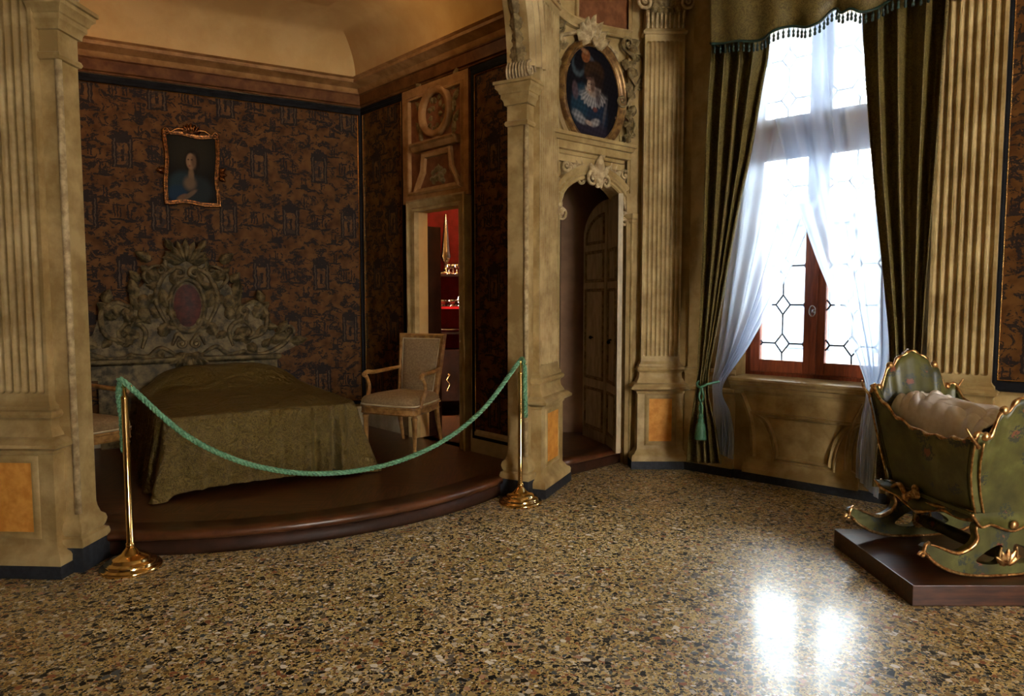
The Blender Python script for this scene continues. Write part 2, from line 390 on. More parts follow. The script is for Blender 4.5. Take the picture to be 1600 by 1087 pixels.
def m_cradle():
    m, nt, bs = newmat('green_painted_cradle'); v = coord(nt)
    c_ = ramp(nt, noise(nt, v, 6, 6).outputs[0], [(.32, (.045,.040,.008)), (.55, (.095,.090,.020)), (.75, (.19,.175,.055))])
    vo = nt.nodes.new('ShaderNodeTexVoronoi'); vo.inputs['Scale'].default_value = 10
    wn = noise(nt, v, 40, 2); ad = nt.nodes.new('ShaderNodeMixRGB'); ad.blend_type = 'ADD'; ad.inputs[0].default_value = .05
    nt.links.new(v, ad.inputs[1]); nt.links.new(wn.outputs['Color'], ad.inputs[2]); nt.links.new(ad.outputs[0], vo.inputs['Vector'])
    sep = nt.nodes.new('ShaderNodeSeparateColor'); nt.links.new(vo.outputs['Color'], sep.inputs[0])
    fl = N(nt, vo.outputs['Distance']).lt(.46)*N(nt, sep.outputs[0]).gt(.45)
    st = N(nt, noise(nt, v, 70, 2).outputs[0]).gt(.47)
    c_ = mixc(nt, fl*st, c_, (.035,.04,.03)); red = N(nt, vo.outputs['Distance']).lt(.22)*N(nt, sep.outputs[0]).gt(.75)
    c_ = mixc(nt, red*.8, c_, (.25,.07,.04))
    nt.links.new(c_, bs.inputs['Base Color']); bs.inputs['Roughness'].default_value = .42; bs.inputs['Coat Weight'].default_value = .08; bs.inputs['Coat Roughness'].default_value = .2; return m
M['cradle'] = m_cradle()
M['cradlegold'] = simple('worn_gilt_edge', (.30,.13,.04), (.75,.48,.20), .3, .9, sc=45, bmp=.003)
M['frame_brown'] = simple('gilded_brown_frame', (.13,.060,.016), (.36,.20,.060), .33, .45, sc=14, bmp=.002)
def m_paint(name):
    m, nt, bs = newmat(name); a = nt.nodes.new('ShaderNodeAttribute'); a.attribute_name = 'paint'
    v = coord(nt); n1 = noise(nt, v, 120, 4)
    nt.links.new(mixc(nt, .25, a.outputs['Color'], mixc(nt, 1.0, a.outputs['Color'], ramp(nt, n1.outputs[0], [(.3, (.4,.4,.4)), (.7, (1,1,1))]), 'MULTIPLY')), bs.inputs['Base Color'])
    bs.inputs['Roughness'].default_value = .5; bs.inputs['Specular IOR Level'].default_value = .05; bump(nt, bs, n1.outputs[0], .001, .3); return m
M['paint'] = m_paint('oil_paint')
# ================================================================ building shell
def wall_open(b, x0, x1, z0, z1, ops, mp, th, step=.3):
    xs = {round(x0, 5), round(x1, 5)}
    k = int((x1-x0)/step)+1
    for i in range(k+1): xs.add(round(x0+(x1-x0)*i/k, 5))
    for o in ops:
        n = 28 if o[4] else 1
        for i in range(n+1): xs.add(round(o[0]+(o[1]-o[0])*(.5-.5*cos(pi*i/n) if o[4] else i/n), 5))
    xs = sorted(xs)
    def q(p): b.poly([mp(*a) for a in p])
    for a, c in zip(xs, xs[1:]):
        if c-a < 1e-4: continue
        mid = (a+c)/2; op = next((o for o in ops if o[0] < mid < o[1]), None)
        segs = [(z0, z0, z1, z1)] if op is None else [(z0, z0, op[2], op[2]), (op[3](a), op[3](c), z1, z1)]
        for i, (la, lc, ha, hc) in enumerate(segs):
            if ha-la < 1e-4 and hc-lc < 1e-4: continue
            q([(a,la,0), (c,lc,0), (c,hc,0), (a,ha,0)]); q([(a,la,-th), (a,ha,-th), (c,hc,-th), (c,lc,-th)])
            q([(a,la,0), (a,la,-th), (c,lc,-th), (c,lc,0)]); q([(a,ha,0), (c,hc,0), (c,hc,-th), (a,ha,-th)])
    for o in ops:
        for x in (o[0], o[1]):
            q([(x,o[2],0), (x,o[2],-th), (x,o[3](x),-th), (x,o[3](x),0)])
    for x in (x0, x1): q([(x,z0,0), (x,z0,-th), (x,z1,-th), (x,z1,0)])
def merge(b): bmesh.ops.remove_doubles(b.bm, verts=b.bm.verts, dist=1e-5)
# floor and ceiling
b = B(); b.box(-6, 6.5, -5, 9.5, -.12, 0); struct(b, 'floor', M['terrazzo'], smooth=False)
b = B(); b.box(-6, 6.5, -5, 9.5, ZT, ZT+.1); struct(b, 'ceiling', M['cream'], smooth=False)
# alcove floor with a curved front
def cenp(R, deg): return (CEN[0]+R*sin(radians(deg)), CEN[1]-R*cos(radians(deg)))
RD = 2.45
dl = BK.w(-3.6, 0); dl2 = (-4.9, 4.2)
front = [cenp(RD, a) for a in [-16 + 75.5*i/40 for i in range(41)]]
step = [(.40,5.56), (.50,5.65), (.62,5.75), (.74,5.86), (.86,5.975), (1.0,6.12)]
b = B()
outl = front + [(.02,5.05), (.33,5.45)] + step + [(1.05,6.9), (.3,9.2), (-1.6,9.2), (-5.4,8.6), (-5.4,3.95)]
R0 = [(x, y, 0) for x, y in outl]; R1 = [(x, y, H0) for x, y in outl]
b.rows([R0, R1], True); b.poly(R1)
plat = struct(b, 'alcove_platform', M['parquet'], smooth=False)
def nosing(path, nm):
    b = B(); b.sweep(path, [(0,.085), (.022,.088), (.032,.10), (.035,.115), (.03,.128), (.018,.136), (-.02,.1362), (-.16,.1355), (-.16,.125)], MH)
    b.build(nm, M['nosing'], plat)
    b = B(); b.sweep(path, [(-.01,0), (.006,0), (.008,.02), (.006,.084), (-.01,.084)], MH); b.build('riser', M['darkwood'], plat)
nosing(front, 'step_nosing'); nosing(step, 'step_nosing')
# window wall (right) with the tall window
uw0 = WW.pix(1150, 590)[0]; uw1 = WW.pix(1392, 600)[0]; zs = WW.pix(1250, 592)[1] - .02
print('window u', uw0, uw1, zs)
ZW = 3.75
b = B(); wall_open(b, .02, 6.6, 0, ZT, [(uw0, uw1, zs, lambda x: ZW, 0), (3.45, 4.45, 3.55, lambda x: 4.35, 0)], MW, .42); merge(b)  # second, high opening is unseen, added to light the floor
struct(b, 'wall_window', M['beige'], f=WW, smooth=False)
b = B(); b.rows([[(x, y, 0) for x, y in [(.962,5.97), (1.36,5.97), (1.47,5.86), (1.62,5.98), (1.62,6.2), (.962,6.2)]], [(x, y, ZT) for x, y in [(.962,5.97), (1.36,5.97), (1.47,5.86), (1.62,5.98), (1.62,6.2), (.962,6.2)]]], True); struct(b, 'wall_pilaster', M['beige'], smooth=False)
b = B(); P = [(DW.w(.86,-.01).x, DW.w(.86,-.01).y), (DW.w(.885, .010).x, DW.w(.885, .010).y), (.968, 5.99), (.99, 5.968)]
b.rows([[(x, y, 2.30) for x, y in P], [(x, y, ZT) for x, y in P]]); 
b2 = b; struct(b2, 'wall_curve', M['beige'], solid=.01)
# side door wall: arched opening
da, db = DW.pix(868, 500)[0], DW.pix(975, 500)[0]; da = max(da, .06); dr = (db-da)/2; dc = (da+db)/2
dspr = DW.pix(973, 339)[1]; print('door', da, db, dspr, DW.pix(922, 278))
drise = DW.pix(922, 278)[1]-dspr
dtop = lambda x: dspr + drise*sqrt(max(0, 1-((x-dc)/dr)**2))
b = B(); wall_open(b, -.02, .93, 0, ZT, [(da, db, 0, dtop, 1)], MW, .12); merge(b)
struct(b, 'wall_side_door', M['cream'], f=DW, smooth=False)
# arched alcove screen, curved in plan. s = degrees round the centre
AL, ARR = -2.0, 60.65
def smap(R0):
    return lambda a, z, h: (CEN[0]+(R0+h)*sin(radians(a)), CEN[1]-(R0+h)*cos(radians(a)), z)
amid = (AL+ARR)/2; ahw = (ARR-AL)/2; ZSP = 3.02
atop = lambda a: ZSP + 1.42*sqrt(max(0, 1-((a-amid)/ahw)**2))
b = B(); wall_open(b, -22, 73.6, 0, ZT, [(AL, ARR, 0, atop, 1)], smap(2.64), .15, 2.0); merge(b)
struct(b, 'wall_screen', M['cream'], smooth='auto')
b = B(); b.box(0, 4, 0, .15, 0, ZT); struct(b, 'wall_left', M['beige'], smooth=False, loc=(-3.15-4*cos(.3), 3.86+4*sin(.3)-.25,0), ang=-.12)
# alcove walls
b = B(); b.box(-4.2, .02, 0, .12, 0, ZT); struct(b, 'wall_back', M['cove'], f=BK, smooth=False)
ou0, ou1 = AR.pix(655, 450)[0], AR.pix(724, 450)[0]; oz = AR.pix(690, 326)[1]
print('AR door', ou0, ou1, oz, 'corner', UC)
b = B(); wall_open(b, UC, .30, 0, ZT, [(ou0, ou1, H0, lambda x: oz, 0)], MW, .10); merge(b)
struct(b, 'wall_alcove_right', M['cove'], f=AR, smooth=False)
b = B(); b.box(0,.1,-.2,3.6,0,ZT); LW = BK.w(-3.6); struct(b, 'wall_alcove_left', M['cove'], smooth=False, loc=(LW.x-.75,LW.y-2.8,0), ang=-.1)
# side room behind the alcove doorway and passage behind the arched door
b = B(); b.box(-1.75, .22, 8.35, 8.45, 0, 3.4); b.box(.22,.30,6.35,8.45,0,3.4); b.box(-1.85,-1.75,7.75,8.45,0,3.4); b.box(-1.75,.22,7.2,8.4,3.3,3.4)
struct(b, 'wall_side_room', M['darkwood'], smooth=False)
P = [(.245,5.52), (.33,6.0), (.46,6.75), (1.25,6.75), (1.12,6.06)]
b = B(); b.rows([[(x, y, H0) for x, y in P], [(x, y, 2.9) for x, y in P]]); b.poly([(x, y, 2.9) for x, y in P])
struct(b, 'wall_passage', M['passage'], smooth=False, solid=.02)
# walls behind the camera so that the room is closed, with an opening by the added fill light
b = B(); wall_open(b, -6, 6.6, 0, ZT, [(3.7, 5.3, .9, lambda x: 3.6, 0)], MW, .2); struct(b, 'wall_front', M['room'], smooth=False, loc=(0,-4.2,0), ang=0)
b = B(); b.box(-5.2,-5.0,-4.2,5.2,0,ZT); struct(b, 'wall_west', M['room'], smooth=False)
b = B(); b.box(6.0,6.2,-4.2,2.4,0,ZT); struct(b, 'wall_east', M['room'], smooth=False)
# ---------------------------------------------------------------- alcove cornice + cove
zc0, zc1 = BK.pix(400, 148)[1], BK.pix(400, 106)[1]; print('cornice', zc0, zc1)
cl = BK.w(-3.55); e2 = AR.w(.14)
path = [(cl.x, cl.y), (CORN.x, CORN.y), (e2.x, e2.y)]
hh = zc1-zc0
b = B(); b.sweep(path, [(0,0), (.03,0), (.03,.03), (0,.03)], lambda x, y, h: (x, y, zc0-.04+h)); tc = struct(b, 'trim_1', M['black'], smooth=False)
b = B(); b.sweep(path, [(0,0), (.025,0), (.03,.012), (.045,.02), (.045,.45*hh), (.055,.47*hh), (.055,.50*hh), (0,.50*hh)], lambda x, y, h: (x, y, zc0+h)); b.build('frieze', M['brownwood'], tc, smooth='auto')
b = B(); b.sweep(path, [(0,.5*hh), (.06,.5*hh), (.075,.56*hh), (.085,.66*hh), (.11,.70*hh), (.13,.76*hh), (.165,.80*hh), (.17,.88*hh), (.15,.90*hh), (.15,.94*hh), (.175,1.0*hh), (.0,1.0*hh)], lambda x, y, h: (x, y, zc0+h)); b.build('crown_moulding', M['tanwood'], tc, smooth='auto')
b = B(); Rc = .62
b.sweep(path, [(.12 + Rc*(1-cos(t*pi/24)), hh + Rc*.72*sin(t*pi/24)) for t in range(13)] + [(.9, hh+Rc*.72)], lambda x, y, h: (x, y, zc0+h), cap=False)
struct(b, 'ceiling_cove', M['cove'], smooth='auto')
zcc = zc0+hh+Rc*.72
b = B(); b.poly([(x, y, zcc) for x, y in [(-4.9,3.9), (-2.9,3.72), (-2.2,3.72), (-.9,4.1), (-.2,4.9), (.2,5.4), (.1,5.9), (-1.5,7.6), (-5.6,5.9)]])
struct(b, 'ceiling_alcove', M['cove'], smooth=False, solid=.02)
# ---------------------------------------------------------------- wallpaper panels
def wp_panel(label, f, u0, u1, z0, z1, n=0, wdt=.035, sk=True):
    t = fthing('wallpaper_panel', label, 'wallpaper panel', f, u0, n, z0, 'framed toile wallpaper panels')
    W, Hh = u1-u0, z1-z0
    b = B(); b.box(0, W, -.012, 0, 0, Hh); b.build('paper', M['wallpaper'], t, smooth=False)
    rect = [(0,0), (0,Hh), (W,Hh), (W,0)]
    b = B(); b.sweep(rect, [(0,.01), (0,.028), (wdt*.2,.033), (wdt*.85,.03), (wdt,.022), (wdt,.01)], MW, True); b.build('black_frame', M['black'], t, smooth=False)
    b = B(); b.sweep(rect, [(wdt,.010), (wdt,.024), (wdt+.004,.028), (wdt+.008,.024), (wdt+.008,.010)], MW, True); b.build('gilt_bead', M['gilt'], t, smooth=False)
    return t
zp = zc0-.04
wp_panel('dark toile wallpaper panel covering the back wall behind the bed', BK, -3.5, -.012, .35, zp)
ua, ub = AR.pix(572, 400)[0], AR.pix(634, 400)[0]
wp_panel('narrow dark toile panel between the alcove corner and the doorway', AR, UC+.012, AR.pix(636, 400)[0], .35, zp)
ua = AR.pix(741, 400)[0]; zb = AR.pix(760, 706)[1]
zsk = AR.pix(760, 693)[1]
wp_panel('narrow dark toile panel between the doorway and the arch pier', AR, ua, .13, zsk+.03, zp)
ub2 = WW.pix(1542, 500, .03)[0]; zb2 = WW.pix(1575, 612, .03)[1]; print('R panel', ub2, zb2, 'sk', zsk)
wp_panel('black-framed toile panel at the right edge, beside the last pilaster', WW, ub2, ub2+1.1, zb2, 4.3, n=.005, wdt=.065)
# skirtings
b = B(); b.sweep([(AR.w(ua-.02).x, AR.w(ua-.02).y), (AR.w(.17).x, AR.w(.17).y)], [(0,0), (.03,0), (.03,.17), (.022,.19), (0,.195)], lambda x, y, h: (x, y, H0+h)); struct(b, 'baseboard_doorway', M['white'], smooth=False)
b = B(); q0, q1, q2 = BK.w(-3.5), BK.w(0), AR.w(ou0-.06)
b.sweep([(q0.x, q0.y), (q1.x, q1.y), (q2.x, q2.y)], [(0,0), (.03,0), (.03,.17), (.022,.19), (0,.195)], lambda x, y, h: (x, y, H0+h)); struct(b, 'baseboard_alcove', M['white'], smooth=False)
# ---------------------------------------------------------------- doorway surround with over-door panel (alcove side wall)
T = fthing('doorway_surround', 'carved wooden overdoor panel with oval medallion above the alcove doorway', 'door surround', AR)
pu0, pu1 = AR.pix(637, 250)[0], AR.pix(740, 250)[0]; pz1 = zp+.02; pz0 = AR.pix(690, 312)[1]
b = B(); b.box(pu0, pu1, -.03, 0, pz0, pz1); b.build('backing', M['redbrown'], T, smooth=False)
b = B(); b.sweep([(pu0,pz0), (pu0,pz1), (pu1,pz1), (pu1,pz0)], [(0,.02), (0,.055), (.03,.06), (.07,.05), (.085,.065), (.10,.06), (.105,.03)], MW, True); b.build('panel_frame', M['tanwood'], T, smooth='auto')
mc = AR.pix(687, 176); mr = (AR.pix(711, 176)[0]-AR.pix(663, 176)[0])/2; mz = (AR.pix(687, 138)[1]-AR.pix(687, 215)[1])/2
el = [(mc[0]+(mr-.035)*cos(-2*pi*i/40), mc[1]+(mz-.035)*sin(-2*pi*i/40)) for i in range(40)]
b = B(); b.sweep(el, [(-.045,.03), (-.04,.07), (-.02,.085), (-.005,.07), (.01,.075), (.02,.06), (.022,.03)], MW, True); b.build('medallion_ring', M['tanwood'], T)
b = B()
for i in range(16):
    a = i*2.4; r = .03+.10*sqrt(i/16)
    b.leaf(mc[0]+r*cos(a)*.8, mc[1]+r*sin(a)*1.1-.02, a, .06, .022, .03, .012, .006)
b.build('medallion_flowers', M['darkcarving'], T)
b = B()
for sx in (-1, 1):
    for i in range(6):
        a = pi/2*.2 + i*.5
        b.leaf(mc[0]+sx*(mr+.01), mc[1]-.22+.09*i, (pi/2-.7*sx*(1 if i % 2 else .2)), .12, .03, .03, .015, .01)
b.build('side_foliage', M['darkcarving'], T)
tz0, tz1 = AR.pix(690, 300)[1], AR.pix(690, 225)[1]
tx0, tx1, bx0, bx1 = mc[0]-.24, mc[0]+.26, mc[0]-.34, mc[0]+.36
crv = [(bx0,tz0), (bx0+.05,tz0+.10), (tx0+.02,tz0+.2), (tx0+.04,tz1-.05), (tx1-.04,tz1-.05), (tx1-.02,tz0+.2), (bx1-.05,tz0+.10), (bx1,tz0)]
b = B(); b.sweep(crv, [(0,.03), (0,.06), (.02,.07), (.05,.055), (.055,.03)], MW, True); b.build('lower_panel_frame', M['tanwood'], T, smooth='auto')
b = B(); b.sweep([(tx0-.06,tz1-.04), (tx1+.06,tz1-.04)], [(0,.03), (0,.08), (-.02,.095), (-.04,.10), (-.055,.12), (-.07,.12), (-.07,.03)], MW); b.build('cornice_shelf', M['tanwood'], T, smooth='auto')
b = B()
for i in range(14):
    a = -pi/2 + (i-7)*.22; b.leaf(mc[0]+.02+(i-7)*.018, tz0+.12+.05*sin(i*2), a+pi, .07, .022, .03, .012, .006)
b.build('flower_basket', M['darkcarving'], T)
b = B(); prof = [(0,0), (0,.05), (-.02,.06), (-.035,.045), (-.06,.055), (-.085,.075), (-.10,.07), (-.10,0)]
b.sweep([(ou0,H0), (ou0,oz), (ou1,oz), (ou1,H0)], prof, MW); b.build('architrave', M['cream'], T, smooth='auto')
b = B(); b.box(ou0-.03, ou0+.0, .105, .25, H0, oz-.12); b.build('dark_lining', M['darkwood'], T, smooth=False)
# ---------------------------------------------------------------- pilasters
PROF = [(.005,.735), (-.004,.75), (-.012,.765), (-.016,.80), (-.010,.812), (.004,.82), (.010,.835), (.004,.85), (-.010,.858), (-.012,.875), (-.022,.885), (-.03,.90)]
def pilaster(label, f, u, w=.38, dep=.11, nfl=8, z1=3.56, capital=True, group='fluted pilasters', n=0):
    t = fthing('fluted_pilaster', label, 'pilaster', f, u, n, 0, group); h = w/2
    U = [(-h, 0), (-h, -dep), (h, -dep), (h, 0)]
    b = B(); b.sweep(U, [(.055,0), (.055,.066), (0,.066)], MH); b.poly([(x, y, .066) for x, y in U]); b.build('plinth', M['blackstone'], t, smooth=False)
    b = B(); b.sweep(U, [(0,.066), (.05,.066), (.052,.10), (.044,.115), (.026,.125), (.018,.14), (.004,.155), (0,.165), (0,.63), (.008,.638), (.010,.65), (.022,.658), (.045,.668), (.056,.672), (.058,.69), (.046,.698), (.040,.705), (.026,.715), (.010,.722)] + PROF, MH, cap=False)
    b.build('pedestal', M['cream'], t, smooth='auto')
    x0, z0_, z1_ = h*.56, .215, .60
    b = B(); b.box(-x0, x0, -dep-.003, -dep+.01, z0_, z1_); b.build('inset_panel', M['orange'], t, smooth=False)
    b = B(); b.sweep([(-x0,z0_), (-x0,z1_), (x0,z1_), (x0,z0_)], [(.012,0), (.012,.006), (.004,.010), (-.004,.012), (-.02,.006), (-.024,0)], lambda a, z, hh_: (a, -dep-hh_, z), True); b.build('panel_moulding', M['cream'], t, smooth='auto')
    # fluted shaft
    sw = w-.06; sh = sw/2; pitch = (sw-.03)/nfl; r = pitch*.43; yf = -dep+.03
    xs = [-sh]
    for i in range(nfl):
        c_ = -sh+.015+pitch*(i+.5); xs += [c_ - r*cos(pi*k/8) for k in range(9)]
    xs.append(sh)
    za, zb_ = .94, z1-.05
    zrow = [.90] + [za + r*(1-cos(pi/2*k/4)) for k in range(5)] + [zb_ - r*(1-cos(pi/2*k/4)) for k in range(4, -1, -1)] + [z1]
    def dpt(x, z):
        k = round((x+sh-.015)/pitch-.5); 
        if k < 0 or k >= nfl: return 0
        dx = x-(-sh+.015+pitch*(k+.5)); dz = max(0, za+r-z, z-(zb_-r)); v = r*r-dx*dx-dz*dz
        return sqrt(v)*1.1 if v > 0 else 0
    b = B(); b.rows([[(-sh, 0, z)] + [(x, yf+dpt(x, z), z) for x in xs] + [(sh, 0, z)] for z in zrow]); b.build('fluted_shaft', M['cream'], t, smooth='auto')
    if capital:
        Us = [(-sh, 0), (-sh, yf), (sh, yf), (sh, 0)]
        b = B(); b.sweep(Us, [(0,z1), (.012,z1+.004), (.018,z1+.018), (.012,z1+.032), (.002,z1+.036), (-.004,z1+.05), (-.004,z1+.24), (.02,z1+.27), (.05,z1+.30), (.055,z1+.34), (0,z1+.34)], MH); b.build('capital_bell', M['cream'], t, smooth='auto')
        b = B()
        for i in range(9):
            x = -sh*.88+i*sh*.22; b.tube([(x, yf, z1+.05), (x, yf-.012, z1+.12), (x, yf-.02, z1+.165)], .011, 6)
        b.build('leaf_band', M['stuc'], t)
        for sx in (-1, 1):
            b = B()
            b.spiral(sx*(sh+.005), z1+.245, .062, 1.7, pi/2, -sx, .03, .016, yf)
            b.tube([(sx*(sh-.01), yf-.01, z1+.21), (sx*(sh-.012), yf-.008, z1+.14), (sx*(sh-.02), yf-.004, z1+.05)], .010, 6)
            b.build('volute', M['stuc'], t)
        b = B()
        for i in range(7):
            q = (i-3)/3; b.leaf(q*sh*.75, z1+.21+.03*q*q, -pi/2+q*.7, .07, .028, .01, .022, .012, y0=yf)
        for i in range(5):
            q = (i-2)/2; b.leaf(q*sh*.4, z1+.21, pi/2-q*.6, .09, .03, .015, .02, .02, y0=yf)
        b.build('festoon', M['darkcarving'], t)
        b = B(); b.sweep(Us, [(0,z1+.34), (.06,z1+.345), (.065,z1+.37), (.04,z1+.38), (.03,z1+.40), (.03,z1+.62), (.05,z1+.64), (.08,z1+.67), (.085,z1+.70), (0,z1+.72)], MH); b.build('entablature_block', M['cream'], t, smooth='auto')
    return t
fL = Fr(*cenp(2.64, -8.1), -3); fR = Fr(*cenp(2.60, 66.9), 66.9)
pilaster('massive fluted pilaster at the left edge of the view', fL, 0, .47, .10, 9, n=.0)
pilaster('fluted pilaster on the arch pier, set at an angle beside the brass post', fR, 0, .47, .12, 9)
pilaster('fluted pilaster with orange panel, between the arched door and left curtain', DF, DF.pix(1033, 560, .12)[0], .385, .12, 8)
pilaster('fluted pilaster right of the window, behind the painted cradle', WW, WW.pix(1496, 560, .1)[0], .42, .10, 7)
# ---------------------------------------------------------------- arch piers (jambs) with imposts
def arch_pier(label, a, sg):
    # local x = outwards along the radius, faces the opening
    ra = radians(a); f = Fr(*cenp(2.49, a), 0)
    t = thing('arch_pier', label, 'arch pier', (*cenp(2.505, a), 0), ra-pi/2, 'piers of the alcove arch')
    # local +x runs towards the room; local sg*y faces the opening
    d = .145; s = sg
    U = [(-.005, .16*-s), (-.005, .02*s), (d, .02*s), (d, .1*-s)]
    if s > 0: U = [(x, y) for x, y in U][::-1]
    U = [(x, y) for x, y in U]
    pr = lambda P: [(o, z) for o, z in P]
    sgn = 1
    b = B(); b.sweep(U, pr([(.04,0), (.04,.13), (0,.13)]), MH); b.build('plinth', M['blackstone'], t, smooth=False)
    b = B(); b.sweep(U, pr([(0,.13), (.04,.13), (.045,.15), (.04,.175), (.022,.185), (.03,.20), (.036,.225), (.03,.25), (.014,.265), (.004,.30), (0,.33), (0,2.62), (.012,2.625), (.018,2.64), (.012,2.655), (.002,2.66), (.002,2.765), (.018,2.765), (.020,2.785), (.026,2.80), (.036,2.81), (.036,2.835), (.044,2.84), (.05,2.86), (.066,2.875), (.066,2.895), (.076,2.90), (.076,2.92), (.05,2.928), (0,2.93)]), MH)
    b.build('shaft_and_impost', M['cream'], t, smooth='auto')
    b = B(); b.tube([(d-.004, .016*s, .30), (d-.004, .016*s, 2.62)], .017, 10); b.build('corner_bead', M['stuc'], t)
    # gadrooned roll above the impost
    b = B()
    for i in range(7):
        x = .0+i*.024; b.ball((x, .0*s, 2.995), .0135, .055, .07, 10)
    b.build('gadrooned_roll', M['stuc'], t)
    b = B()
    P = []
    for i in range(30):
        q = i/29; an = 2*pi*1.6*q; r = .062*(1-q)+.006; P.append((d+.02, r*cos(an), 2.995+r*sin(an)))
    b.tube(P, lambda q: .011*(1-.4*q), 7); b.build('scroll_end', M['stuc'], t)
    return t
arch_pier('left jamb pier of the alcove arch beside the big pilaster', AL, 1)
arch_pier('right jamb pier of the alcove arch behind the right brass post', ARR, -1)
# arch mouldings following the curve
def archpath(o, n=60):
    return [(amid+(ahw)*cos(pi*(1-i/n)), ZSP+.0+1.42*sin(pi*i/n)) for i in range(n+1)]
KA = 2.64*pi/180
T = thing('arch_moulding', 'moulded arch band with carved acanthus husks springing over the alcove', 'arch', (*CEN, 0))
def amap(x, z, h):      # x in metres of arc
    a = x/KA; return ((2.64+h)*sin(radians(a)), -(2.64+h)*cos(radians(a)), z)
ap = [(a*KA, z) for a, z in archpath(0)]
b = B(); b.sweep(ap, [(.0,-.15), (.012,-.15), (.012,.03), (-.02,.06), (-.035,.05), (-.05,.05), (-.075,.075), (-.09,.065), (-.11,.065), (-.13,.085), (-.15,.075), (-.16,0)], amap, cap=False)
b.build('archivolt', M['cream'], T, smooth='auto')
b = B()
def husk(b, i0, L, W):
    # leaf lying on the underside of the arch, pointing up along it
    n = len(ap)
    P = [Vector(p) for p in ap]
    def at(dist):
        acc = 0; k = n-1
        while k > 0:
            sgm = (P[k-1]-P[k]).length
            if acc+sgm >= dist: return P[k].lerp(P[k-1], (dist-acc)/sgm), (P[k-1]-P[k]).normalized()
            acc += sgm; k -= 1
        return P[0], Vector((0,1))
    def fn(q, t):
        q = q*2-1; p, d = at(i0+t*L); nr = Vector((d.y, -d.x))*-1
        if nr.x > 0 and d.y > 0: nr = -nr
        wd = W*(sin(pi*min(1, t**.8*.97+.03))**.8)*(1+.3*abs(sin(4*pi*t)))
        dep = .018*(1-q*q)*sin(pi*min(1, t*.8+.2))+.005*cos(5*pi*q)*(1-abs(q)) + .02*t*t*(1-abs(q))
        g = p + nr*(dep+.012)
        return amap(g.x, g.y, -.06+q*wd)
    b.grid(fn, 8, 12)
husk(b, .02, .17, .055); husk(b, .13, .14, .038); husk(b, .24, .12, .045); husk(b, .34, .14, .035); husk(b, .46, .12, .045); husk(b, .58, .14, .035)
b.build('acanthus_husks', M['darkcarving'], T)
# ---------------------------------------------------------------- arched side door surround
T = fthing('arched_door_surround', 'cream stucco arched doorway surround with scroll keystone below the oval portrait', 'door surround', DW)
pth = [(da, .10), (da, dspr)] + [(dc-dr*cos(pi*i/28), dspr+drise*sin(pi*i/28)) for i in range(1, 28)] + [(db, dspr), (db, .10)]
b = B(); b.sweep(pth, [(.01,-.02), (.01,.025), (0,.035), (-.02,.03), (-.028,.045), (-.045,.05), (-.055,.04), (-.075,.055), (-.09,.06), (-.10,.05), (-.105,0)], MW); b.build('archivolt', M['cream'], T, smooth='auto')
for x in (db+.045,):
    b = B(); b.box(x-.055, x+.085, -.085, 0, .10, dspr-.05, .004); b.build('jamb_strip', M['cream'], T, smooth=False)
    b = B(); b.sweep([(x-.055,0), (x-.055,-.085), (x+.085,-.085), (x+.085,0)], [(0,dspr-.06), (.012,dspr-.05), (.014,dspr-.03), (.03,dspr-.015), (.035,dspr+.02), (0,dspr+.025)], MH); b.build('impost_block', M['cream'], T, smooth='auto')
hz0, hz1 = DW.pix(930, 252)[1], DW.pix(930, 230)[1]; print('hood', hz0, hz1)
b = B(); b.sweep([(-.0,0), (-.0,-.02), (.74,-.02), (.74,0)], [(0,hz0-.05), (.022,hz0-.05), (.022,hz0+.0), (.034,hz0+.005), (.038,hz0+.03), (.07,hz0+.035), (.075,hz0+.05), (.075,hz0+.09), (.088,hz0+.095), (.10,hz0+.125), (.112,hz0+.13), (.112,hz0+.155), (0,hz0+.17)], MH); b.build('hood_moulding', M['cream'], T, smooth='auto')
kx, kz = dc, dspr+drise
b = B()
b.spiral(kx-.075, kz-.02, .06, 1.5, 1.0, 1, .07, .017); b.spiral(kx+.075, kz-.03, .05, 1.5, 2.2, -1, .07, .015)
b.leaf(kx, kz-.07, pi/2, .24, .05, .06, .05, .03); b.leaf(kx-.03, kz+.0, 2.3, .13, .03, .06, .03, .03); b.leaf(kx+.03, kz+.0, .9, .13, .03, .06, .03, .03)
b.leaf(kx+.0, kz+.03, -pi/2, .12, .04, .07, .03, .03); b.scroll([(kx+.01,kz+.16), (kx+.035,kz+.08), (kx,kz), (kx-.04,kz-.05)], .016, .08, -.02, .02)
b.build('keystone_ornament', M['stuc'], T)
b = B()
for sx, xx in ((1, dc+.24), (-1, dc-.24)):
    b.scroll([(xx-.1*sx, kz+.02), (xx, kz+.05), (xx+.10*sx, kz-.02), (xx+.12*sx, kz-.16), (xx+.17*sx, kz-.28)], .017, .02, .045*sx, .055*-sx)
    for i in range(7):
        q = i/6; b.leaf(xx-.08*sx+.24*sx*q, kz+.05-.3*q*q, (pi/2-sx*(.2+1.5*q)), .11, .033, .005, .035, .03)
    b.spiral(xx+.10*sx, kz+.055, .045, 1.4, 0, sx, .04, .014)
    for i in range(5): b.leaf(xx+.16*sx, kz-.28, i*1.25, .07, .025, .015, .03, .015)
b.build('spandrel_scrolls', M['stuc'], T)
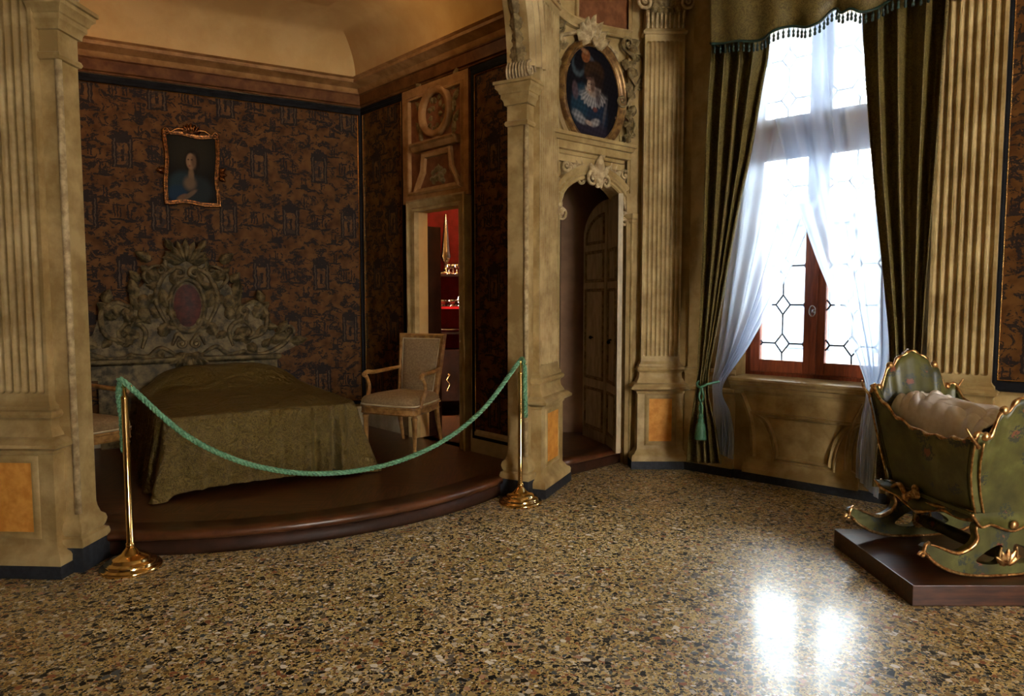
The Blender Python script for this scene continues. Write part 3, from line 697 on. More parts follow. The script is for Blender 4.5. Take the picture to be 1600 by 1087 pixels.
# ---------------------------------------------------------------- oval portrait
oc = DW.pix(926, 146, .05); ol, orr = DW.pix(876.5, 146, .05)[0], DW.pix(976, 146, .05)[0]; ot, ob = DW.pix(926, 60, .05)[1], DW.pix(926, 231, .05)[1]
ocx, ocz, orx, orz = (ol+orr)/2, (ot+ob)/2, (orr-ol)/2, (ot-ob)/2; print('oval', ocx, ocz, orx, orz)
T = fthing('oval_portrait', 'oval portrait of a woman with white ruff and feathered hat above the arched door', 'painting', DW, ocx, .02, ocz)
irx, irz = orx-.052, orz-.052
def ellip(rx, rz, n=56): return [(rx*cos(-2*pi*i/n), rz*sin(-2*pi*i/n)) for i in range(n)]
b = B(); b.sweep(ellip(irx, irz), [(.006,-.02), (.006,.02), (0,.032), (-.006,.026), (-.014,.03), (-.028,.048), (-.036,.044), (-.040,.056), (-.048,.056), (-.054,-.02)], MW, True); b.build('oval_frame', M['frame_brown'], T)
def canvas(T, fn, rx, rz, oval, nu=110, nv=150, y=-.012, name='painted_canvas'):
    b = B(); cols = []
    def g(a, c_):
        if oval:
            th = 2*pi*a; return (rx*c_*cos(th), y, rz*c_*sin(th))
        return (-rx+2*rx*a, y, -rz+2*rz*c_)
    if oval:
        b.rows([[g(i/nu, j/nv+1e-4) for i in range(nu)] for j in range(nv+1)], True)
    else: b.grid(g, nu, nv)
    o = b.build(name, M['paint'], T, smooth=False, recalc=False)
    at = o.data.color_attributes.new('paint', 'FLOAT_COLOR', 'POINT')
    for i, v in enumerate(o.data.vertices): at.data[i].color = (*fn(v.co.x/rx, v.co.z/rz), 1)
    return o
def sm(e0, e1, x):
    t = max(0, min(1, (x-e0)/(e1-e0))); return t*t*(3-2*t)
def lay(c, k, d): return tuple(a+(b_-a)*k for a, b_ in zip(c, d))
def el_(x, z, cx, cz, rx, rz, s=.15, rot=0):
    dx, dz = x-cx, z-cz; 
    if rot: dx, dz = dx*cos(rot)+dz*sin(rot), -dx*sin(rot)+dz*cos(rot)
    return 1-sm(1-s, 1+s, sqrt((dx/rx)**2+(dz/rz)**2))
def lady(x, z):
    n1 = sin(x*31+z*17)*sin(z*43-x*22)
    c = (.009,.008,.010)
    c = lay(c, el_(x,z,-.50,.50,.22,.22,.15)*(1-el_(x,z,-.47,.58,.19,.19,.25)), (.055,.075,.085))    # blue-grey plume
    c = lay(c, el_(x,z,-.06,.70,.16,.06,.4,-.5), (.07,.08,.10))
    c = lay(c, el_(x,z,.06,.46,.36,.24,.2), (.040,.019,.010))          # dark hat
    c = lay(c, el_(x,z,-.24,.74,.15,.13,.12,.35), (.22,.075,.025)); c = lay(c, el_(x,z,-.29,.83,.12,.05,.3,-.3), (.30,.15,.07))
    c = lay(c, el_(x,z,.10,.22,.28,.26,.25), (.022,.012,.009))         # hair
    c = lay(c, el_(x,z,-.34,-.30,.40,.46,.15,.15), (.016,.040,.062))   # blue dress
    c = lay(c, el_(x,z,.18,-.40,.36,.40,.25), (.014,.024,.045))
    c = lay(c, el_(x,z,-.04,-.80,.62,.28,.25), (.028,.022,.032))
    c = lay(c, el_(x,z,-.60,.0,.10,.18,.3,.2)*.7, (.12,.07,.07))
    # ruff: a pleated crescent open at the throat
    cx, cz = .02, .18; rr = sqrt(((x-cx)/.62)**2+((z-cz)/.50)**2); th = atan2((z-cz)/.50, (x-cx)/.62)
    ring = sm(.42, .50, rr)*(1-sm(.86+.05*sin(26*th), .96+.05*sin(26*th), rr))*sm(-.25, -.75, sin(th))
    c = lay(c, ring*(.45+.45*(.5+.5*sin(34*th+6*rr))), (.40,.36,.33))
    ins = (1-sm(.44, .52, rr))*sm(.0, -.5, sin(th)); c = lay(c, ins*.9, (.36,.28,.22))
    c = lay(c, el_(x,z,.20,-.02,.09,.20,.5,.2)*.8, (.05,.03,.03))
    c = lay(c, el_(x,z,-.08,.16,.115,.165,.15), (.40,.27,.185))        # face
    c = lay(c, el_(x,z,.01,.18,.08,.15,.4), (.13,.075,.05)); c = lay(c, el_(x,z,-.10,.30,.10,.035,.5), (.10,.05,.035))
    for ex in (-.13, -.05): c = lay(c, el_(x,z,ex,.195,.024,.011,.4), (.03,.018,.016))
    c = lay(c, el_(x,z,-.10,.145,.014,.045,.5), (.50,.36,.26)); c = lay(c, el_(x,z,-.095,.075,.03,.012,.4), (.32,.07,.045))
    c = lay(c, el_(x,z,.10,-.30,.08,.05,.4), (.14,.045,.035))          # bow
    c = lay(c, el_(x,z,-.46,-.52,.24,.10,.35,-.35)*(.7+.3*n1), (.30,.28,.27)); c = lay(c, el_(x,z,.10,-.57,.17,.08,.35,.25)*(.8+.2*n1), (.33,.29,.26))
    c = lay(c, el_(x,z,-.12,-.60,.13,.045,.4,-.2), (.40,.28,.21)); c = lay(c, el_(x,z,.46,-.30,.05,.30,.5,-.25)*.7, (.10,.085,.08))
    k = .80+.20*n1; return tuple(a_*k for a_ in c)
canvas(T, lady, irx+.01, irz+.01, True, 150, 110)
# ornament round the oval
FC = Fr(.90, 5.925, 22)
T = fthing('stucco_cartouche', 'dark carved scroll and foliage ornament right of the oval portrait', 'carved ornament', FC)
def carto(T, px, py, s, sx, mat, nm, f=DW):
    x, z = f.pix(px, py, .02); b = B()
    b.scroll([(x-.02*sx*s, z+.16*s), (x+.06*sx*s, z+.10*s), (x+.02*sx*s, z), (x+.08*sx*s, z-.1*s)], .016*s, .02, .05*s*-sx, .04*s*sx)
    b.scroll([(x+.12*sx*s, z+.12*s), (x+.14*sx*s, z+.02*s), (x+.06*sx*s, z-.14*s), (x+.0*sx*s, z-.24*s)], .014*s, .02, .035*s*sx, .045*s*-sx)
    for i in range(9):
        a = i*2.1+.4; q = i/8; b.leaf(x+sx*s*(.03+.06*sin(i*1.9)), z+s*(.2-.44*q), a, .085*s, .03*s, .01, .035, .025)
    b.build(nm, mat, T)
carto(T, 980, 112, 1.1, 1, M['darkcarving'], 'scrollwork', FC)
T = fthing('stucco_cartouche', 'smaller dark scroll below right of the oval portrait', 'carved ornament', FC); carto(T, 978, 200, .6, 1, M['darkcarving'], 'scrollwork', FC)
T = fthing('stucco_cartouche', 'dark carved ornament left of the oval portrait by the pilaster', 'carved ornament', DW); carto(T, 876, 78, .9, -1, M['darkcarving'], 'scrollwork')
T = fthing('shell_crest', 'pale acanthus shell crest over the top of the oval portrait', 'carved ornament', DW)
x, z = DW.pix(925, 62, .06); b = B()
for i in range(7):
    q = (i-3)/3; b.leaf(x+.05*q, z-.02-.02*abs(q), pi/2-q*1.1, .20-.05*abs(q), .038, .05, .035, .05)
for sx in (-1, 1): b.scroll([(x+.03*sx, z-.02), (x+.12*sx, z+.03), (x+.22*sx, z-.0), (x+.30*sx, z-.03)], .016, .04, 0, .03*-sx)
b.ball((x, -.09, z-.01), .02, .02, .03); b.build('shell_leaves', M['stuc'], T)
# moulding arching over the portrait and panel above
T = fthing('overdoor_moulding', 'curved cream moulding with dark frieze panel above the oval portrait', 'moulding', DW)
P = [DW.pix(*p, .04) for p in [(868,18), (878,28), (892,38), (910,46), (935,52), (960,57), (985,61), (1006,63)]]
P = [(p.x, p.y) for p in cr([(q[0], q[1], 0) for q in P], 4)]
b = B(); b.sweep(P, [(0,.0), (.0,.045), (-.012,.05), (-.02,.04), (-.04,.05), (-.05,.07), (-.062,.07), (-.065,0)], MW); b.build('hood_moulding', M['cream'], T, smooth='auto')
x0, z0_ = DW.pix(905, 32, .02); x1, _ = DW.pix(990, 40, .02); b = B(); b.box(x0, x1, -.012, 0, z0_+.03, z0_+.33); b.build('frieze_panel', M['redbrown'], T, smooth=False)
b = B(); b.sweep([(x0,z0_+.03), (x0,z0_+.33), (x1,z0_+.33), (x1,z0_+.03)], [(0,0), (0,.02), (-.02,.03), (-.03,.02), (-.03,0)], MW, True); b.build('frieze_frame', M['cream'], T, smooth='auto')
# ribbon mouldings under the oval
T = fthing('oval_bracket', 'scrolled mouldings cradling the lower half of the oval portrait', 'moulding', DW)
for sx in (-1, 1):
    P = [(ocx+sx*orx*k, ocz-orz*j) for k, j in ((1.03,-.1), (1.04,.2), (.93,.55), (.70,.85), (.42,1.05))]
    P = [(p.x, p.y) for p in cr([(q[0], q[1], 0) for q in P], 5)]
    if sx < 0: P = P[::-1]
    b = B(); b.sweep(P, [(-.01,0), (-.01,.02), (.01,.03), (.03,.02), (.035,.035), (.05,.03), (.05,0)], MW); b.build('moulding', M['cream'], T, smooth='auto')
    b = B(); P = [(ocx+sx*orx*k, ocz-orz*j) for k, j in ((1.0,.62), (1.02,.8), (1.15,.97), (1.32,1.02))]
    b.scroll(P, .016, .01, 0, .02*sx); b.build('side_scroll', M['cream'], T)
# ---------------------------------------------------------------- passage door (double leaf, standing ajar)
def leafdoor(name, p0, p1, zt, arched):
    ang = atan2(p1[1]-p0[1], p1[0]-p0[0]); W = sqrt((p1[0]-p0[0])**2+(p1[1]-p0[1])**2)
    b = B(); zt2 = zt; rz = .30 if arched else 0
    top = (lambda x: zt2-.30+.30*sqrt(max(0, 1-((W-x)/W)**2))) if arched else (lambda x: zt2)
    xs = [W*(1-cos(pi/2*i/14)) for i in range(15)]
    b.rows([[(x, -.02, H0) for x in xs], [(x, -.02, top(x)) for x in xs], [(x, .02, top(x)) for x in xs], [(x, .02, H0) for x in xs]])
    b.poly([(W,-.02,H0), (W,-.02,zt2), (W,.02,zt2), (W,.02,H0)]); b.poly([(0,-.02,H0), (0,-.02,top(0)), (0,.02,top(0)), (0,.02,H0)])
    o = struct(b, name, M['doorgrey'], smooth=False, loc=(*p0, 0), ang=ang)
    for z0_, z1_ in ((.24,.60), (.70,1.50), (1.58,1.84)):
        b = B(); b.sweep([(.055,z0_), (.055,z1_), (W-.055,z1_), (W-.055,z0_)], [(-.012,.02), (-.012,.028), (0,.034), (.012,.028), (.016,.021), (.016,.02)], MW, True); b.build('panel_moulding', M['darkcarving'], o, smooth='auto')
    if arched:
        P = [(.07,1.92)] + [(W-.05-(W-.12)*cos(pi/2*i/10), 1.96+.20*sin(pi/2*i/10)) for i in range(11)] + [(W-.05,1.92)]
        b = B(); b.sweep(P, [(-.012,.02), (-.012,.028), (0,.034), (.012,.028), (.016,.02)], MW, True); b.build('panel_moulding', M['darkcarving'], o, smooth='auto')
    b = B(); b.ball((W*.45, -.045, 1.07 if arched else 1.05), .016); b.tube([(W*.45,-.02,1.07), (W*.45,-.045,1.07)], .006); b.build('door_knob', M['black'], o)
    return o
pA = onz(913, 679, H0); pB = onz(948, 694, H0); pC = onz(966, 708, H0)
print('door pts', pA, pB, pC)
leafdoor('door_1', pA, pB, 2.28, True); leafdoor('door_2', (pB[0]+.01, pB[1]-.005), pC, 2.28, False)
# ---------------------------------------------------------------- baseboards, dado by the window
b = B(); dq = [WW.w(.02, 0), WW.w(uw0-.02, 0)]
b.sweep([(WW.w(.0).x, WW.w(.0).y), (WW.w(uw0+.0).x, WW.w(uw0).y)], [(0,0), (.05,0), (.05,.066), (0,.066)], MH); struct(b, 'baseboard_left', M['blackstone'], smooth=False)
b = B(); b.sweep([(.0,0), (uw0,0)], [(0,.066), (.035,.066), (.035,.11), (.02,.13), (.012,.14), (.012,.66), (.02,.67), (.03,.68), (.03,.70), (.012,.71), (.012,.80), (.02,.81), (.028,.83), (.02,.85), (0,.86)], lambda a, y, h: (a, y, h)); 
struct(b, 'trim_2', M['cream'], smooth='auto', f=WW)
b = B(); b.sweep([(uw1,0), (uw1+.06,0)], [(0,.066), (.03,.066), (.03,.66), (.03,.86), (0,.86)], MH); struct(b, 'trim_3', M['cream'], smooth='auto', f=WW)
b = B(); b.sweep([(2.0,0), (6.4,0)], [(0,0), (.05,0), (.05,.066), (.035,.11), (.012,.14), (.012,.66), (.03,.68), (.03,.70), (.012,.71), (.012,.80), (0,.82)], MH); struct(b, 'baseboard_right', M['cream'], smooth='auto', f=WW)
# ================================================================ window
NW = -.10
T = thing('window_1', None, None, WW.w(0, 0), WW.a); T['kind'] = 'structure'
zt_ = ZW
b = B()   # outer timber frame
for x0, x1, z0_, z1_ in ((uw0, uw0+.07, zs, zt_), (uw1-.07, uw1, zs, zt_), (uw0, uw1, zs, zs+.05), (uw0, uw1, zt_-.07, zt_)): b.box(x0, x1, .17, .25, z0_, z1_, .004)
b.build('window_frame', M['frame_wood'], T, smooth=False)
um = WW.pix(1275, 480, -.17)[0]; ztr = WW.pix(1200, 225, -.17)[1]; print('mull', um, 'transom', ztr)
b = B(); b.box(uw0, uw1, .13, .27, ztr-.07, ztr+.09, .01); b.build('transom', M['frame_wood'], T, smooth=False)
def casement(x0, x1, z0_, z1_, nm='casement'):
    s_ = .075; b = B()
    b.box(x0, x0+s_, .14, .20, z0_, z1_, .008); b.box(x1-s_, x1, .14, .20, z0_, z1_, .008)
    b.box(x0+s_, x1-s_, .14, .20, z0_, z0_+.10, .008); b.box(x0+s_, x1-s_, .14, .20, z1_-s_, z1_, .008)
    o = b.build(nm, M['frame_wood'], T, smooth=False)
    b = B(); b.box(x0+s_-.005, x1-s_+.005, .168, .172, z0_+.095, z1_-s_+.005); b.build('glass_pane', M['glass'], o, smooth=False)
    b = B(); px_, pz_ = .21, .30; ax, az = x0+s_, z0_+.10; W, H = x1-x0-2*s_, z1_-z0_-s_-.10; q = .055; qz = .075
    def seg(p0, p1):
        # clip to the pane
        (xa, za), (xb, zb_) = p0, p1; t0, t1 = 0, 1; dx, dz = xb-xa, zb_-za
        for pp, qq in ((-dx, xa), (dx, W-xa), (-dz, za), (dz, H-za)):
            if abs(pp) < 1e-9:
                if qq < 0: return
            else:
                r = qq/pp
                if pp < 0: t0 = max(t0, r)
                else: t1 = min(t1, r)
        if t0 >= t1: return
        b.tube([(ax+xa+dx*t0, .166, az+za+dz*t0), (ax+xa+dx*t1, .166, az+za+dz*t1)], .0065, 6)
    i0 = -1
    while i0*px_ < W+px_:
        j0 = -1
        while j0*pz_ < H+pz_:
            cx, cz = i0*px_+W/2, j0*pz_+.13
            for a, c_ in (((q,0),(0,qz)), ((0,qz),(-q,0)), ((-q,0),(0,-qz)), ((0,-qz),(q,0)), ((q,0),(px_-q,0)), ((0,qz),(0,pz_-qz))):
                seg((cx+a[0], cz+a[1]), (cx+c_[0], cz+c_[1]))
            j0 += 1
        i0 += 1
    b.build('leading', M['lead'], o, smooth=False)
    return o
casement(uw0+.05, um-.004, zs+.04, ztr-.06); c2 = casement(um+.004, uw1-.05, zs+.04, ztr-.06)
casement(uw0+.05, um-.004, ztr+.08, zt_-.05); casement(um+.004, uw1-.05, ztr+.08, zt_-.05)
b = B(); b.box(um-.022, um+.022, .125, .145, zs+.05, ztr-.07, .006); b.build('cover_strip', M['frame_wood'], T, smooth=False)
hx, hz = WW.pix(1271, 486, -.12); b = B()
b.lathe([(.016,0), (.018,.004), (.012,.008)], 14, (0,0,0)); 
for v in b.bm.verts: v.co = Vector((hx+v.co.x, .125-v.co.z, hz+v.co.y))
P = [(hx+.001, .105-.0, hz+.001)]; b.tube([(hx,.125,hz), (hx,.098,hz)], .006, 8)
b.tube([(hx+.022*cos(a), .095, hz+.040*sin(a)) for a in [2*pi*i/20 for i in range(21)]], .006, 7); b.build('ring_handle', M['silver'], T)
# sill
b = B(); b.sweep([(uw0-.03,0), (uw1+.03,0)], [(0,zs-.13), (.012,zs-.125), (.02,zs-.10), (.03,zs-.095), (.035,zs-.065), (.055,zs-.055), (.062,zs-.035), (.075,zs-.03), (.082,zs-.015), (.078,zs+.0), (.03,zs+.008), (-.17,zs+.012), (-.17,zs-.02)], lambda a, y, h: (a, y, h))
tag(b.build('window_sill', M['cream'], f=WW, smooth='auto'), kind='structure')
# panel below the window: raised field with concave sides
T = fthing('window_apron_panel', 'moulded cream panel with concave sides under the window sill', 'wall panel', WW)
az0, az1 = .07, zs-.12; ax0 = WW.pix(1150, 700, .05)[0]; ax1 = WW.pix(1352, 760, .05)[0]; print('apron', ax0, ax1, az1)
b = B(); b.box(uw0+.01, uw1-.0, -.03, 0, 0, .066); b.build('plinth', M['blackstone'], T, smooth=False)
def conc(x0, x1, z0_, z1_, k):   # outline narrow at the bottom-left, concave flanks (trumpet foot)
    n = 8; L = [(x0 + k*(1-cos(pi/2*i/n)) if 0 else x0 + k*sin(pi/2*i/n), z1_ - (z1_-z0_)*(1-cos(pi/2*i/n))) for i in range(n+1)]
    R = [(x1 - (p[0]-x0), p[1]) for p in L][::-1]
    return L + R
out = [(ax0, az1), (ax0+.03, az1-.06), (ax0+.075, az1-.18), (ax0+.10, az1-.32), (ax0+.105, .20), (ax0+.06, .17), (ax0+.05, az0)]
P = [(p.x, p.y) for p in cr([(q[0], q[1], 0) for q in out[:5]], 5)] + out[5:]
mid = (ax0+ax1)/2; PR = [(2*mid-p[0], p[1]) for p in P]
b = B(); b.rows([[(p[0], -.028, p[1]) for p in P], [(p[0], -.028, p[1]) for p in PR]]); b.rows([[(p[0], -.028, p[1]) for p in P], [(p[0], 0, p[1]) for p in P]]); b.rows([[(p[0], -.028, p[1]) for p in PR], [(p[0], 0, p[1]) for p in PR]])
b.build('raised_field', M['cream'], T, smooth=False)
b = B(); b.sweep([(p[0]+.03, p[1]) for p in P[:-2]], [(-.018,.027), (-.016,.040), (-.004,.058), (.008,.050), (.010,.036), (.022,.034), (.024,.027)], MW, cap=False)
b.sweep([(p[0]-.03, p[1]) for p in PR[:-2]], [(.018,.027), (.016,.040), (.004,.058), (-.008,.050), (-.010,.036), (-.022,.034), (-.024,.027)], MW, cap=False)
b.build('flank_moulding', M['cream'], T, smooth='auto')
ix0, ix1 = WW.pix(1178, 648, .05), WW.pix(1338, 668, .05); iz1 = ix0[1]; iz0 = WW.pix(1250, 722, .05)[1]
xx0, xx1 = ix0[0], ix1[0]; xx0 += .05; xx1 -= .05; ins = [(xx0,iz1)] + [(xx0+.13*sin(pi/2*i/8), iz1-(iz1-iz0)*(1-cos(pi/2*i/8))**.8) for i in range(1, 9)]
insR = [(xx0+xx1-p[0], p[1]) for p in ins][::-1]
b = B(); b.sweep(ins+insR, [(-.012,.028), (-.010,.044), (.0,.054), (.008,.044), (.014,.030), (.026,.030), (.030,.046), (.038,.046), (.042,.028)], MW, True); b.build('inner_moulding', M['cream'], T, smooth='auto')
b = B(); b.sweep([(ax0+.05,.0), (2*mid-ax0-.05,.0)], [(.026,.066), (.05,.067), (.05,.10), (.038,.115), (.03,.13), (.028,.14)], lambda a, y, h: (a, y, h), cap=False); b.build('foot_moulding', M['cream'], T, smooth='auto')
# ================================================================ curtains
def curtain(name, label, cat, f, n, Lp, Rp, mat, folds, amp, group=None, seg=5, phase=0, extra=None, solid=.003, ncol=None, sharp=1.0, nofs=None):
    L = [Vector((*f.pix(*p, n), 0)) for p in Lp]; R = [Vector((*f.pix(*p, n), 0)) for p in Rp]
    if extra: L.insert(0, Vector((L[0].x, extra, 0))); R.insert(0, Vector((R[0].x, extra, 0)))
    L = cr(L, seg); R = cr(R, seg); N = ncol or folds*10; rows = []
    for j, (l, r) in enumerate(zip(L, R)):
        wd = abs(r.x-l.x); t = j/(len(L)-1); rw = []
        a = min(amp, wd*.16)
        for i in range(N+1):
            c_ = i/N; ph = 2*pi*folds*(c_+.035*sin(2*pi*c_*1.6+phase)+.02*sin(2*pi*c_*3.3+phase)) + phase + .9*sin(3.1*t+c_*5)
            s_ = sin(ph); s_ = (abs(s_)**sharp)*(1 if s_ > 0 else -1)
            o = a*(s_ + .22*sin(2.0*ph+1.7)) + (nofs(t) if nofs else 0)
            p = l.lerp(r, c_)
            rw.append((p.x + .35*a*cos(ph)*(1 if 0 < i < N else 0), -n-o, p.y + (.010*sin(ph*1.0) if j == len(L)-1 else 0)))
        rows.append(rw)
    b = B(); b.rows(rows)
    o = b.build(name, mat, f=f, solid=solid)
    return tag(o, label, cat, group)
sh1 = dict(solid=0, folds=11, amp=.030, seg=8, ncol=200)
LA = [(1180,20), (1172,120), (1164,200), (1155,290), (1146,380), (1136,450), (1128,515), (1119,575), (1114,603), (1116,640), (1112,675), (1109,700)]
LB = [(1356,20), (1352,90), (1334,165), (1308,240), (1274,325), (1243,400), (1214,460), (1172,535), (1129,603), (1140,645), (1146,680), (1145,718)]
RA = [(1190,15), (1198,110), (1210,185), (1226,250), (1248,330), (1272,400), (1292,450), (1325,535), (1352,602), (1345,655), (1339,700), (1338,745)]
RB = [(1400,10), (1400,110), (1400,200), (1400,290), (1400,380), (1399,450), (1396,515), (1388,575), (1372,610), (1374,660), (1374,720), (1372,780)]
curtain('sheer_curtain', 'white voile sheer swept across and tied to the left of the window', 'curtain', WW, .10, LA, LB, M['sheer'], 6, .028, 'white sheers', 8, .3, None, 0, 190)
curtain('sheer_curtain', 'white voile sheer swept to the right, its tail hanging behind the cradle', 'curtain', WW, .17, RA, RB, M['sheer'], 6, .028, 'white sheers', 8, 1.3, None, 0, 190)
DL1 = [(1117,62), (1110,180), (1106,300), (1101,420), (1093,560), (1089,602), (1079,680), (1076,722)]
DL2 = [(1198,55), (1186,140), (1170,240), (1152,330), (1122,500), (1106,600), (1118,665), (1127,724)]
curtain('damask_drape', 'long olive-gold damask drape left of the window, gathered by a green tie', 'curtain', WW, .27, DL1, DL2, M['drape'], 4, .055, 'damask window drapes', 6, .5, 4.05, .004, 120)
DR1 = [(1349,12), (1350,90), (1353,160), (1362,280), (1378,430), (1389,545), (1386,600), (1372,690), (1366,760)]
DR2 = [(1480,-2), (1474,80), (1469,160), (1459,300), (1448,440), (1440,560), (1428,620), (1436,700), (1440,770)]
curtain('damask_drape', 'long olive-gold damask drape right of the window, behind the cradle', 'curtain', WW, .27, DR1, DR2, M['drape'], 4, .06, 'damask window drapes', 6, 2.1, 4.05, .004, 130)
# green braid down the leading edges
for Pp, lab in ((DL2, 'dark green braid edging the left damask drape'), (DR1, 'dark green braid edging the right damask drape')):
    pass
# tieback with tassel
tx, tz = WW.pix(1097, 600, .36)
T = fthing('curtain_tieback', 'green cord tieback with tassel round the left drape', 'tieback', WW, tx, 0, tz)
b = B(); P = cr([(.06,-.20,.01), (.03,-.33,.0), (-.02,-.36,-.025), (-.07,-.30,-.005), (-.075,-.2,.02)], 6); b.tube(P, .010, 8); b.build('cord_loop', M['tasselgreen'], T)
b = B()
b.tube(cr([(-.005,-.36,-.03), (.018,-.37,-.10), (-.012,-.37,-.17), (.006,-.37,-.24)], 6), .009, 7); b.tube(cr([(.0,-.36,-.03), (-.018,-.37,-.10), (.012,-.375,-.17), (-.002,-.37,-.24)], 6), .009, 7); b.build('knotted_cord', M['tasselgreen'], T)
b = B(); b.lathe([(.004,-.22), (.014,-.225), (.020,-.245), (.014,-.26), (.022,-.27), (.026,-.285), (.020,-.295), (.034,-.31), (.042,-.36), (.047,-.42), (.0465,-.425), (.0,-.42)], 20, (.0,-.37,0)); b.build('tassel', M['tasselgreen'], T)
# valance
VP = [(1111,70), (1140,68), (1170,66), (1192,62), (1208,53), (1235,42), (1262,45), (1282,37), (1296,20), (1306,14), (1313,21), (1330,17), (1348,22), (1372,12), (1392,2), (1420,-4), (1450,-14), (1482,-30)]
NVv = .42; vp = [WW.pix(*p, NVv) for p in VP]; 
V = thing('valance', 'draped olive damask valance with dark green bead fringe over the window', 'valance', WW.w(0, 0), WW.a)
vs = cr([(p[0], p[1], 0) for p in vp], 8)
b = B(); R = []
for k in range(10):
    t = k/9; R.append([(vp[0][0], -NVv*.0-.01, vs[0].y + (4.25-vs[0].y)*t)] + [(p.x, -(NVv + .02*sin(p.x*24)*(1-t) + .03*sin(pi*t)), p.y + (4.25-p.y)*t) for p in vs] + [(vp[-1][0], -.01, vs[-1].y+(4.25-vs[-1].y)*t)])
b.rows(R); b.build('damask_drop', M['drape'], V, solid=.006)
b = B(); b.tube([(vs[0].x, -.02, vs[0].y)] + [(p.x, -(NVv+.02*sin(p.x*24)+.006), p.y+.008) for p in vs], .011, 6, flat=.6); b.build('braid', M['fringe'], V)
b = B(); b.lathe([(.003,0), (.004,-.012), (.009,-.018), (.0095,-.028), (.005,-.034), (.008,-.040), (.010,-.052), (.007,-.060), (.002,-.062)], 8)
t0 = b.build('fringe_bead', M['fringe'], V); acc = 0; first = True; cnt = 0; dist = 0
for a, c_ in zip(vs, vs[1:]):
    dist += (c_-a).length
    if dist > .026 and cnt < 98:
        dist = 0; o = t0 if first else t0.copy()
        if not first: C.objects.link(o); o.parent = V
        first = False; cnt += 1; o.location = (c_.x, -(NVv+.02*sin(c_.x*24)), c_.y-.001)
# ================================================================ brass posts and rope
def stanchion(label, px, py, hgt):
    x, y = onz(px, py, 0)
    T = thing('barrier_post', label, 'barrier post', (x, y, 0), 0, 'brass rope barrier posts')
    b = B(); b.lathe([(.150,0), (.153,.006), (.152,.014), (.146,.02), (.132,.023), (.128,.028), (.129,.034), (.122,.042), (.104,.046), (.100,.05), (.098,.058), (.088,.066), (.062,.074), (.044,.085), (.034,.10), (.024,.11), (.019,.118)], 48); b.build('base', M['brass'], T)
    b = B(); b.lathe([(.012,.11), (.022,.118), (.024,.128), (.020,.138), (.0165,.142), (.0165,hgt-.10), (.0175,hgt-.095), (.0175,hgt-.085), (.009,hgt-.078), (.009,hgt-.02)], 24); b.build('pole', M['brass'], T)
    b = B(); b.lathe([(.009,hgt-.02), (.013,hgt-.015), (.014,hgt-.008), (.009,hgt), (.003,hgt+.004)], 16); b.build('finial', M['brass'], T)
    b = B()
    for s_ in (-1, 1): b.tube([(.0,0,hgt-.035)] + [(s_*(.018+.012*(1-cos(a))), 0, hgt-.035+.012*sin(a)) for a in (0,.8,1.6,2.4,3.0)], .003, 6)
    b.build('hooks', M['brass'], T)
    return x, y
sx0, sy0 = stanchion('left brass post beside the big fluted pilaster', 205, 887, 1.0)
sx1, sy1 = stanchion('right brass post in front of the arch pier', 813, 785, 1.0)
def rope(label, pts, r=.0135, nm='barrier_rope'):
    P = cr(pts, 10); L = [0]
    for a, c_ in zip(P, P[1:]): L.append(L[-1]+(c_-a).length)
    tot = L[-1]; n = int(tot/.008); Q = []
    k = 0
    for i in range(n+1):
        d = tot*i/n
        while k < len(L)-2 and L[k+1] < d: k += 1
        Q.append(P[k].lerp(P[k+1], (d-L[k])/max(1e-9, L[k+1]-L[k])))
    root = thing(nm, label, 'rope', Q[0])
    Q = [q-Q[0] for q in Q]
    for s_ in range(3):
        b = B(); S_ = []; up = Vector((0,0,1))
        for i, q in enumerate(Q):
            d = (Q[min(i+1, n)]-Q[max(0, i-1)]).normalized(); u_ = up-d*up.dot(d)
            u_ = u_.normalized() if u_.length > .2 else Vector((1,0,0)); up = u_; v_ = d.cross(u_)
            a = 2*pi*(i*.008)/.075 + 2*pi*s_/3; S_.append(q+(u_*cos(a)+v_*sin(a))*r*.58)
        b.tube(S_, r*.66, 6); b.build('strand', M['ropegreen'], root)
    return root, Q
def cat(p, q, low, n=9):
    a, c_ = Vector(p), Vector(q); out = []
    for i in range(n+1):
        t = i/n; v = a.lerp(c_, t); k = 2.1; s_ = (math.cosh(k*(2*t-1))-math.cosh(k))/(1-math.cosh(k)); v.z -= low*s_; out.append(tuple(v))
    return out
lx, ly = sx0, sy0; rx_, ry_ = sx1, sy1
main = cat((lx+.012, ly-.002, .985), (rx_-.012, ry_, .985), .615)
rope('twisted green barrier rope hanging in a swag between the two brass posts', [(lx-.028, ly+.02, .62), (lx-.03, ly+.02, .80), (lx-.036, ly+.01, .92), (lx-.02, ly, .985)] + main + [(rx_+.015, ry_, 1.0), (rx_+.030, ry_+.01, .94), (rx_+.032, ry_+.015, .82), (rx_+.036, ry_+.015, .66), (rx_+.038, ry_+.015, .60)])
b = B(); 
